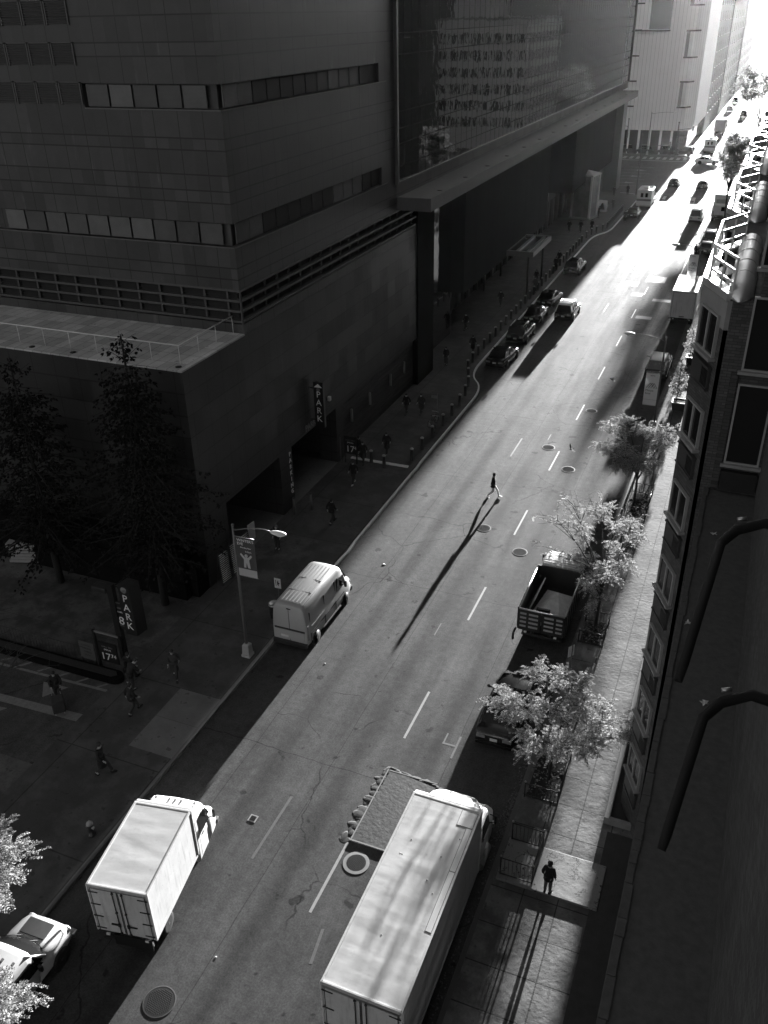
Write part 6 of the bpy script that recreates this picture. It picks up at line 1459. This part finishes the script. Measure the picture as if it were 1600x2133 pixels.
for x, y, r, lb in ((-3.45, 69.1, .75, 'square dark planter box with a pale rim holding the nearer small clipped tree'), (-3.5, 80.2, .7, 'square dark planter box holding the farther small clipped tree')):
    t = thing('planter_box', lb, 'planter', (x, y, .14)); b = MB(); b.loft([[Vector((u * w_, v * w_, z)) for u, v in ((-1, -1), (1, -1), (1, 1), (-1, 1))] for z, w_ in ((0, r * .62), (.62, r * .74))], False); b.build('box', M['dark_metal'], t); k = r * .76
    q = MB(); q.box(-k, -k, .62, k, -k + .08, .70); q.box(-k, k - .08, .62, k, k, .70); q.box(-k, -k + .08, .62, -k + .08, k - .08, .70); q.box(k - .08, -k + .08, .62, k, k - .08, .70); q.build('rim', M['frame'], t); MB().box(-k + .08, -k + .08, .6, k - .08, k - .08, .66).build('soil_bed', M['soil'], t)
t = thing('parking_sign', 'grey street sign seen at an angle beside the dump truck parking space', 'sign', (-4.65, 33.2, .14))
MB().tube([(0, 0, 0), (0, 0, 2.2)], .03, 6).build('post', M['grey_metal'], t); MB().box(-.015, -.18, 1.55, .015, .18, 2.15, TR((-.04, 0, 0)) @ RZ(R(-35))).build('sign_plate', M['banner'], t)
# leaf litter in the right gutter
ll = MB(); rnd = random.Random(12)
for k in range(420):
    y = rnd.uniform(13, 30) ; x = -5.25 + rnd.gauss(0, .10) - (0.1 if y < 20 else 0); r = rnd.uniform(.015, .06); a = rnd.uniform(0, 6.3)
    if rnd.random() < .3: y = 24.2 + rnd.gauss(0, .8)
    d = Vector((math.cos(a), math.sin(a), rnd.uniform(-.2, .4))) * r; e = Vector((-math.sin(a), math.cos(a), rnd.uniform(-.2, .4))) * r * .7; c_ = Vector((x, y, .03)); ll.add([c_ - d, c_ + e, c_ + d, c_ - e], [(0, 1, 2, 3)])
o = ll.build('leaf_litter', M['cloth_grey']); o['kind'] = 'stuff'
# scraps of paper on the road
for i, (x, y, r, lb) in enumerate(((-16.9, 39.8, .10, 'crumpled white scrap on the road right of the grey van'), (-16.2, 30.4, .05, 'tiny white scrap on the sunlit road behind the grey van'), (-12.9, 14.9, .05, 'tiny white scrap on the road between the two big trucks'))):
    m = MB(); rnd = random.Random(i); m.ball((0, 0, .03), (r, r * .7, r * .5), 7); m.v = [v + Vector((rnd.uniform(-.3, .3), rnd.uniform(-.3, .3), rnd.uniform(-.2, .2))) * r for v in m.v]; m.v = [Vector((v.x, v.y, max(v.z * .35, .004))) for v in m.v]
    o = m.build('paper_scrap', M['cloth_pale']); o.location = (x, y, 0); tag(o, lb, 'litter', 'paper scraps on the road')
# ================================================================== trees
def leaf_spray(mb, p, d, L, ls, rnd, n=9):
    d = d.normalized(); side = d.cross(Vector((0, 0, 1)))
    if side.length < .1: side = Vector((1, 0, 0))
    side.normalize(); up = side.cross(d)
    for k in range(n):
        u = (k + .6) / n; c = p + d * L * u - Vector((0, 0, 1)) * L * .35 * u * u
        for s in (-1, 1):
            a = (side * s * (.75 + rnd.uniform(-.2, .2)) + d * .55 + up * rnd.uniform(-.45, .25)).normalized() * ls * rnd.uniform(.7, 1.2) * (1.0 - .35 * abs(u - .45))
            b = a.cross(up + side * rnd.uniform(-.5, .5)).normalized() * ls * .24
            mb.add([c, c + a * .45 + b, c + a, c + a * .45 - b], [(0, 1, 2, 3)])
def locust(label, base, tips, trunk_h, lean=(0, 0), seed=1, sprays=60, ls=.11, L=.45, spread=1.0, m='leaf_bright', cat='tree', name='street_tree', tr=.09, bare=0, group=None, flat=.35):
    """tips: (dx, dy, z, radius, share) leafy masses hung on limbs that leave the trunk"""
    rnd = random.Random(seed); t = thing(name, label, cat, base, 0, group); W_ = MB(); Lf = MB()
    top = Vector((lean[0], lean[1], trunk_h)); W_.tube([(0, 0, -.1), (lean[0] * .3, lean[1] * .3, trunk_h * .4), top], [tr, tr * .8, tr * .62], 8)
    for (dx, dy, z, r, sh) in tips:
        e = Vector((dx, dy, z)); s0 = top.lerp(Vector((lean[0] * .5, lean[1] * .5, trunk_h * .6)), rnd.uniform(0, .8))
        mid = s0.lerp(e, .5) + Vector((rnd.uniform(-.15, .15), rnd.uniform(-.15, .15), .25)) * (e - s0).length * .35
        W_.tube([s0, s0.lerp(mid, .5) + Vector((0, 0, .05)), mid, e], [tr * .5, tr * .42, tr * .32, tr * .12], 6)
        nb = max(4, int(9 * r))
        for k in range(nb):
            st = mid.lerp(e, rnd.uniform(.1, 1)); a = rnd.uniform(0, 2 * PI); q = e + Vector((math.cos(a), math.sin(a), rnd.uniform(-flat, flat))) * r * rnd.uniform(.55, 1.05)
            md = st.lerp(q, .5) + Vector((rnd.uniform(-.1, .1), rnd.uniform(-.1, .1), .12 * r))
            W_.tube([st, md, q], [tr * .17, tr * .12, tr * .04], 5)
            if k < bare * nb: 
                for j in range(3): W_.tube([md.lerp(q, .3 + .3 * j), md.lerp(q, .3 + .3 * j) + Vector((rnd.uniform(-.5, .5), rnd.uniform(-.5, .5), rnd.uniform(-.1, .25))) * r], [tr * .07, tr * .02], 4)
                continue
            ns = max(2, int(sprays * sh / nb))
            for j in range(ns):
                u = rnd.uniform(.25, 1.05); p = st.lerp(md, min(1, u * 2)) if u < .5 else md.lerp(q, (u - .5) * 2)
                p = p + Vector((rnd.gauss(0, .13), rnd.gauss(0, .13), rnd.gauss(0, .10))) * r
                dr = (q - st).normalized() * .6 + Vector((rnd.uniform(-1, 1), rnd.uniform(-1, 1), rnd.uniform(-.45, .35)))
                leaf_spray(Lf, p, dr, L * rnd.uniform(.6, 1.2), ls, rnd)
    W_.build('trunk', M['wood_dark'], t); Lf.build('crown', M[m], t); return t
def ball_tree(label, base, h0, layers, seed, group=None):
    rnd = random.Random(seed); t = thing('small_tree', label, 'tree', base, 0, group); W_ = MB(); top = layers[-1][0]
    W_.tube([(0, 0, 0), (.03, 0, h0), (0, .03, top)], [.06, .05, .02], 7); Lf = MB()
    for z, r, n in layers:
        for k in range(n):
            a = rnd.uniform(0, 2 * PI); q = r * math.sqrt(rnd.uniform(.15, 1)); p = Vector((q * math.cos(a), q * math.sin(a), z + rnd.gauss(0, .16)))
            if k % 9 == 0: W_.tube([(0, 0, z - .2), p], [.015, .006], 4)
            for j in range(7):
                d = Vector((rnd.uniform(-1, 1), rnd.uniform(-1, 1), rnd.uniform(-.7, .7))).normalized() * rnd.uniform(.06, .12); e = d.cross(Vector((rnd.uniform(-1, 1), rnd.uniform(-1, 1), 1))).normalized() * .045
                c = p + Vector((rnd.gauss(0, .08), rnd.gauss(0, .08), rnd.gauss(0, .07))); Lf.add([c - d, c + e, c + d, c - e], [(0, 1, 2, 3)])
    W_.build('trunk', M['wood_dark'], t); Lf.build('crown', M['leaf_bright'], t); return t
def conifer(label, base, H, Rr, seed, droop=.38, start=.2, m='leaf_dark'):
    rnd = random.Random(seed); t = thing('conifer', label, 'tree', base, 0, 'dark conifers at the podium'); W_ = MB(); Lf = MB()
    W_.tube([(0, 0, -.2), (0, 0, H * .5), (.05, .03, H)], [.22, .14, .03], 8)
    z = H * start
    while z < H * .985:
        f = 1 - (z - H * start) / (H * (1 - start)); nb = rnd.randint(5, 7) if f > .12 else 3; rr = Rr * (f ** .6) * rnd.uniform(.55, 1.2) + .25; a0 = rnd.uniform(0, 6)
        for k in range(nb):
            a = a0 + 2 * PI * k / nb + rnd.uniform(-.3, .3); d = Vector((math.cos(a), math.sin(a), 0)); r2 = rr * rnd.uniform(.7, 1.1); pts = [Vector((0, 0, z)) + d * r2 * u + Vector((0, 0, r2 * (.28 * u - droop * 1.9 * u * u + .25 * u ** 4))) for u in (0, .3, .6, 1)]
            if f < .12: pts = [Vector((0, 0, z)) + d * r2 * u + Vector((0, 0, r2 * .55 * u)) for u in (0, .3, .6, 1)]
            W_.tube(pts, [.05 * f + .012, .035 * f + .01, .02 * f + .008, .006], 5); n = int(14 + 30 * f) if f > .16 else 7
            for j in range(n):
                u = rnd.uniform(.12, 1.0); i = min(2, int(u * 3)); p = pts[i].lerp(pts[i + 1], u * 3 - i); sd = Vector((-d.y, d.x, 0)) * rnd.uniform(-1, 1) * .55 * (1 - u * .6) * min(r2, 2) * .55
                p = p + sd + Vector((0, 0, -rnd.uniform(0, .22)))
                for q in range(3):
                    dd = (d * .5 + sd * .6 + Vector((rnd.uniform(-.5, .5), rnd.uniform(-.5, .5), -rnd.uniform(.1, .9)))).normalized() * rnd.uniform(.12, .24); e = dd.cross(Vector((rnd.uniform(-1, 1), rnd.uniform(-1, 1), .6))).normalized() * .05; Lf.add([p, p + dd * .5 + e, p + dd, p + dd * .5 - e], [(0, 1, 2, 3)])
        z += rnd.uniform(.3, .6) * (.6 + .5 * f)
    W_.build('trunk', M['bark_black'], t); Lf.build('crown', M[m], t); return t
locust('biggest pale-leaved street tree, spreading over the black saloon and the right pavement', (-4.15, 26.75, .14),
       [(-1.35, 0, 3.6, 1.15, 1.0), (-.7, 1.5, 4.3, .85, .8), (.35, 1.7, 4.4, .75, .7), (1.1, 1.2, 4.0, .55, .4), (1.9, .5, 3.7, 1.1, 1.0), (1.4, -.9, 3.3, 1.0, .9), (-.2, -1.2, 3.1, .95, .8), (0, 0, 4.1, .9, .6), (-2.3, .4, 3.4, .7, .5), (2.5, -.1, 3.3, .6, .5)], 2.0, (.1, .1), 3, 260, .080, .42, tr=.10, flat=.3, group=None)
locust('tall thin street tree with bare twigs beside the dump truck', (-4.25, 37.7, .14),
       [(-1.4, -.2, 6.0, .9, .55), (.5, .2, 6.5, .9, .9), (-.6, 1.0, 6.9, .9, .8), (-2.6, .2, 6.1, 1.0, .12), (1.1, .1, 5.5, .8, .8), (.3, -.5, 4.0, .9, .7), (-.6, -.9, 3.6, .8, .45), (-2.3, -.4, 4.3, .9, .15), (.1, -.6, 2.3, .5, .4), (-.6, -.2, 2.9, .65, .9), (-.9, .4, 3.6, .7, .8), (-1.9, .9, 6.8, .9, .2), (1.0, -.8, 4.6, .6, .4)], 3.2, (.1, .0), 11, 270, .088, .46, tr=.09, bare=.35, flat=.45)
locust('leafy pale street tree just this side of the nearer hospital banner', (-4.4, 51.8, .14),
       [(-1.7, .2, 4.9, .85, .9), (1.1, .0, 4.5, .8, .8), (0, .6, 5.2, .7, .6), (-1.0, -.6, 4.2, .7, .6), (1.5, .5, 5.2, .7, .7), (-2.1, -.6, 4.0, .6, .5), (.5, -.8, 3.8, .7, .6), (-1.2, 1.0, 5.4, .5, .4), (-1.3, -.3, 3.0, .8, 1.1), (-.3, .3, 2.7, .65, 1.0), (-1.7, .5, 3.6, .7, .9), (.1, -.5, 3.3, .6, .8)], 2.6, (.0, .1), 21, 190, .10, .5, tr=.09)
ball_tree('small clipped tree in a dark planter box, nearer of two by the brick bays', (-3.72, 69.1, .8), .6, [(.75, .40, 26), (1.2, .68, 44), (1.7, .66, 40), (2.2, .5, 30), (2.7, .34, 18), (3.1, .2, 9)], 5)
ball_tree('small clipped tree in a dark planter box, farther of two by the brick bays', (-3.75, 80.2, .8), .5, [(.5, .45, 26), (.95, .68, 40), (1.5, .6, 36), (2.0, .45, 22), (2.5, .3, 13)], 6)
locust('broad grey-leaved street tree behind the white railings, nearer than the avenue', (-4.4, 130.5, .14),
       [(-.9, 0, 10.3, 1.3, .8), (.9, .5, 11.2, 1.5, 1.1), (-1.9, .4, 10.6, .9, .25), (-.2, -.8, 9.2, 1.2, 1), (.8, -.5, 9.6, 1.3, 1), (.2, .5, 13.2, 1.1, 1), (1.2, -.3, 12.6, 1.2, 1), (-.3, .2, 12.0, 1.1, .9), (.4, 0, 10.8, 1.3, 1.2)], 7.5, (-.3, 0), 31, 260, .20, .6, 'leaf_mid', tr=.16, flat=.8)
locust('hazy street tree in the glare beyond the avenue on the right', (-3.4, 219, .14),
       [(-1.6, 0, 12.5, 2.0, 1), (.6, .5, 13.5, 1.8, 1), (-2.8, .4, 14.2, 1.7, 1), (-3.4, -.8, 12.0, 1.6, 1), (-.8, -.5, 15.5, 1.6, 1), (-4.6, 0, 14.4, 2.1, 1.4), (-3.6, .3, 16.2, 1.9, 1.2), (-5.2, .2, 12.4, 1.6, 1.0)], 7.0, (-.4, 0), 33, 170, .26, .7, 'leaf_mid', tr=.18, flat=.8)  # left crown masses added to throw soft shade on the right lane
locust('pale-leaved tree reaching into the bottom-left corner over the silver van', (-20.7, 9.6, .14),
       [(2.2, 2.9, 4.4, .75, 1.1), (1.9, 3.5, 5.2, .6, .8), (2.7, 2.1, 5.0, .6, .7), (3.3, 1.3, 5.6, .5, .5), (4.6, -.4, 4.6, .75, 1.0), (5.2, -.9, 4.5, .8, 1.0), (4.2, -1.3, 4.8, .7, .9), (5.7, -.2, 4.4, .4, .4), (3.4, -.9, 5.0, .6, .5)], 2.6, (.6, .2), 41, 170, .09, .45, tr=.12)
conifer('tall dark conifer with a bare spiky top against the pale roof terrace', (-26.5, 31.7, .13), 15.2, 4.3, 4)
conifer('dark conifer at the left edge below the roof terrace', (-33.4, 31.4, .13), 13.2, 4.6, 9, m='leaf_dark')
locust('bare dark branches spreading over the driveway from the left edge', (-28.6, 18.2, .13),
       [(2.0, 2.2, 4.6, 1.6, .0), (3.8, 2.4, 5.0, 1.4, .0), (.6, 3.6, 4.8, 1.5, .0), (-1.2, 4.6, 5.0, 1.6, .0), (-2.8, 5.2, 4.6, 1.5, .0)], 2.6, (.3, .6), 51, 0, .1, .4, 'leaf_dark', tr=.11, bare=1.1, name='bare_tree')
# ------------------------------------------------------------------ air
def haze(dens, g):
    m = D.materials.new('haze_air'); m.use_nodes = True; t = m.node_tree; t.nodes.clear(); o = t.nodes.new('ShaderNodeOutputMaterial')
    v = t.nodes.new('ShaderNodeVolumePrincipled'); v.inputs['Color'].default_value = (.92, .92, .92, 1); v.inputs['Density'].default_value = dens; v.inputs['Anisotropy'].default_value = g
    t.links.new(v.outputs[0], o.inputs['Volume'])
    b = MB(); b.box(-2600, -1000, -3, 2600, 4100, 72); h = b.build('haze', m); h['kind'] = 'stuff'
HAZE = (0.00002, 0.89)
if HAZE: haze(*HAZE)
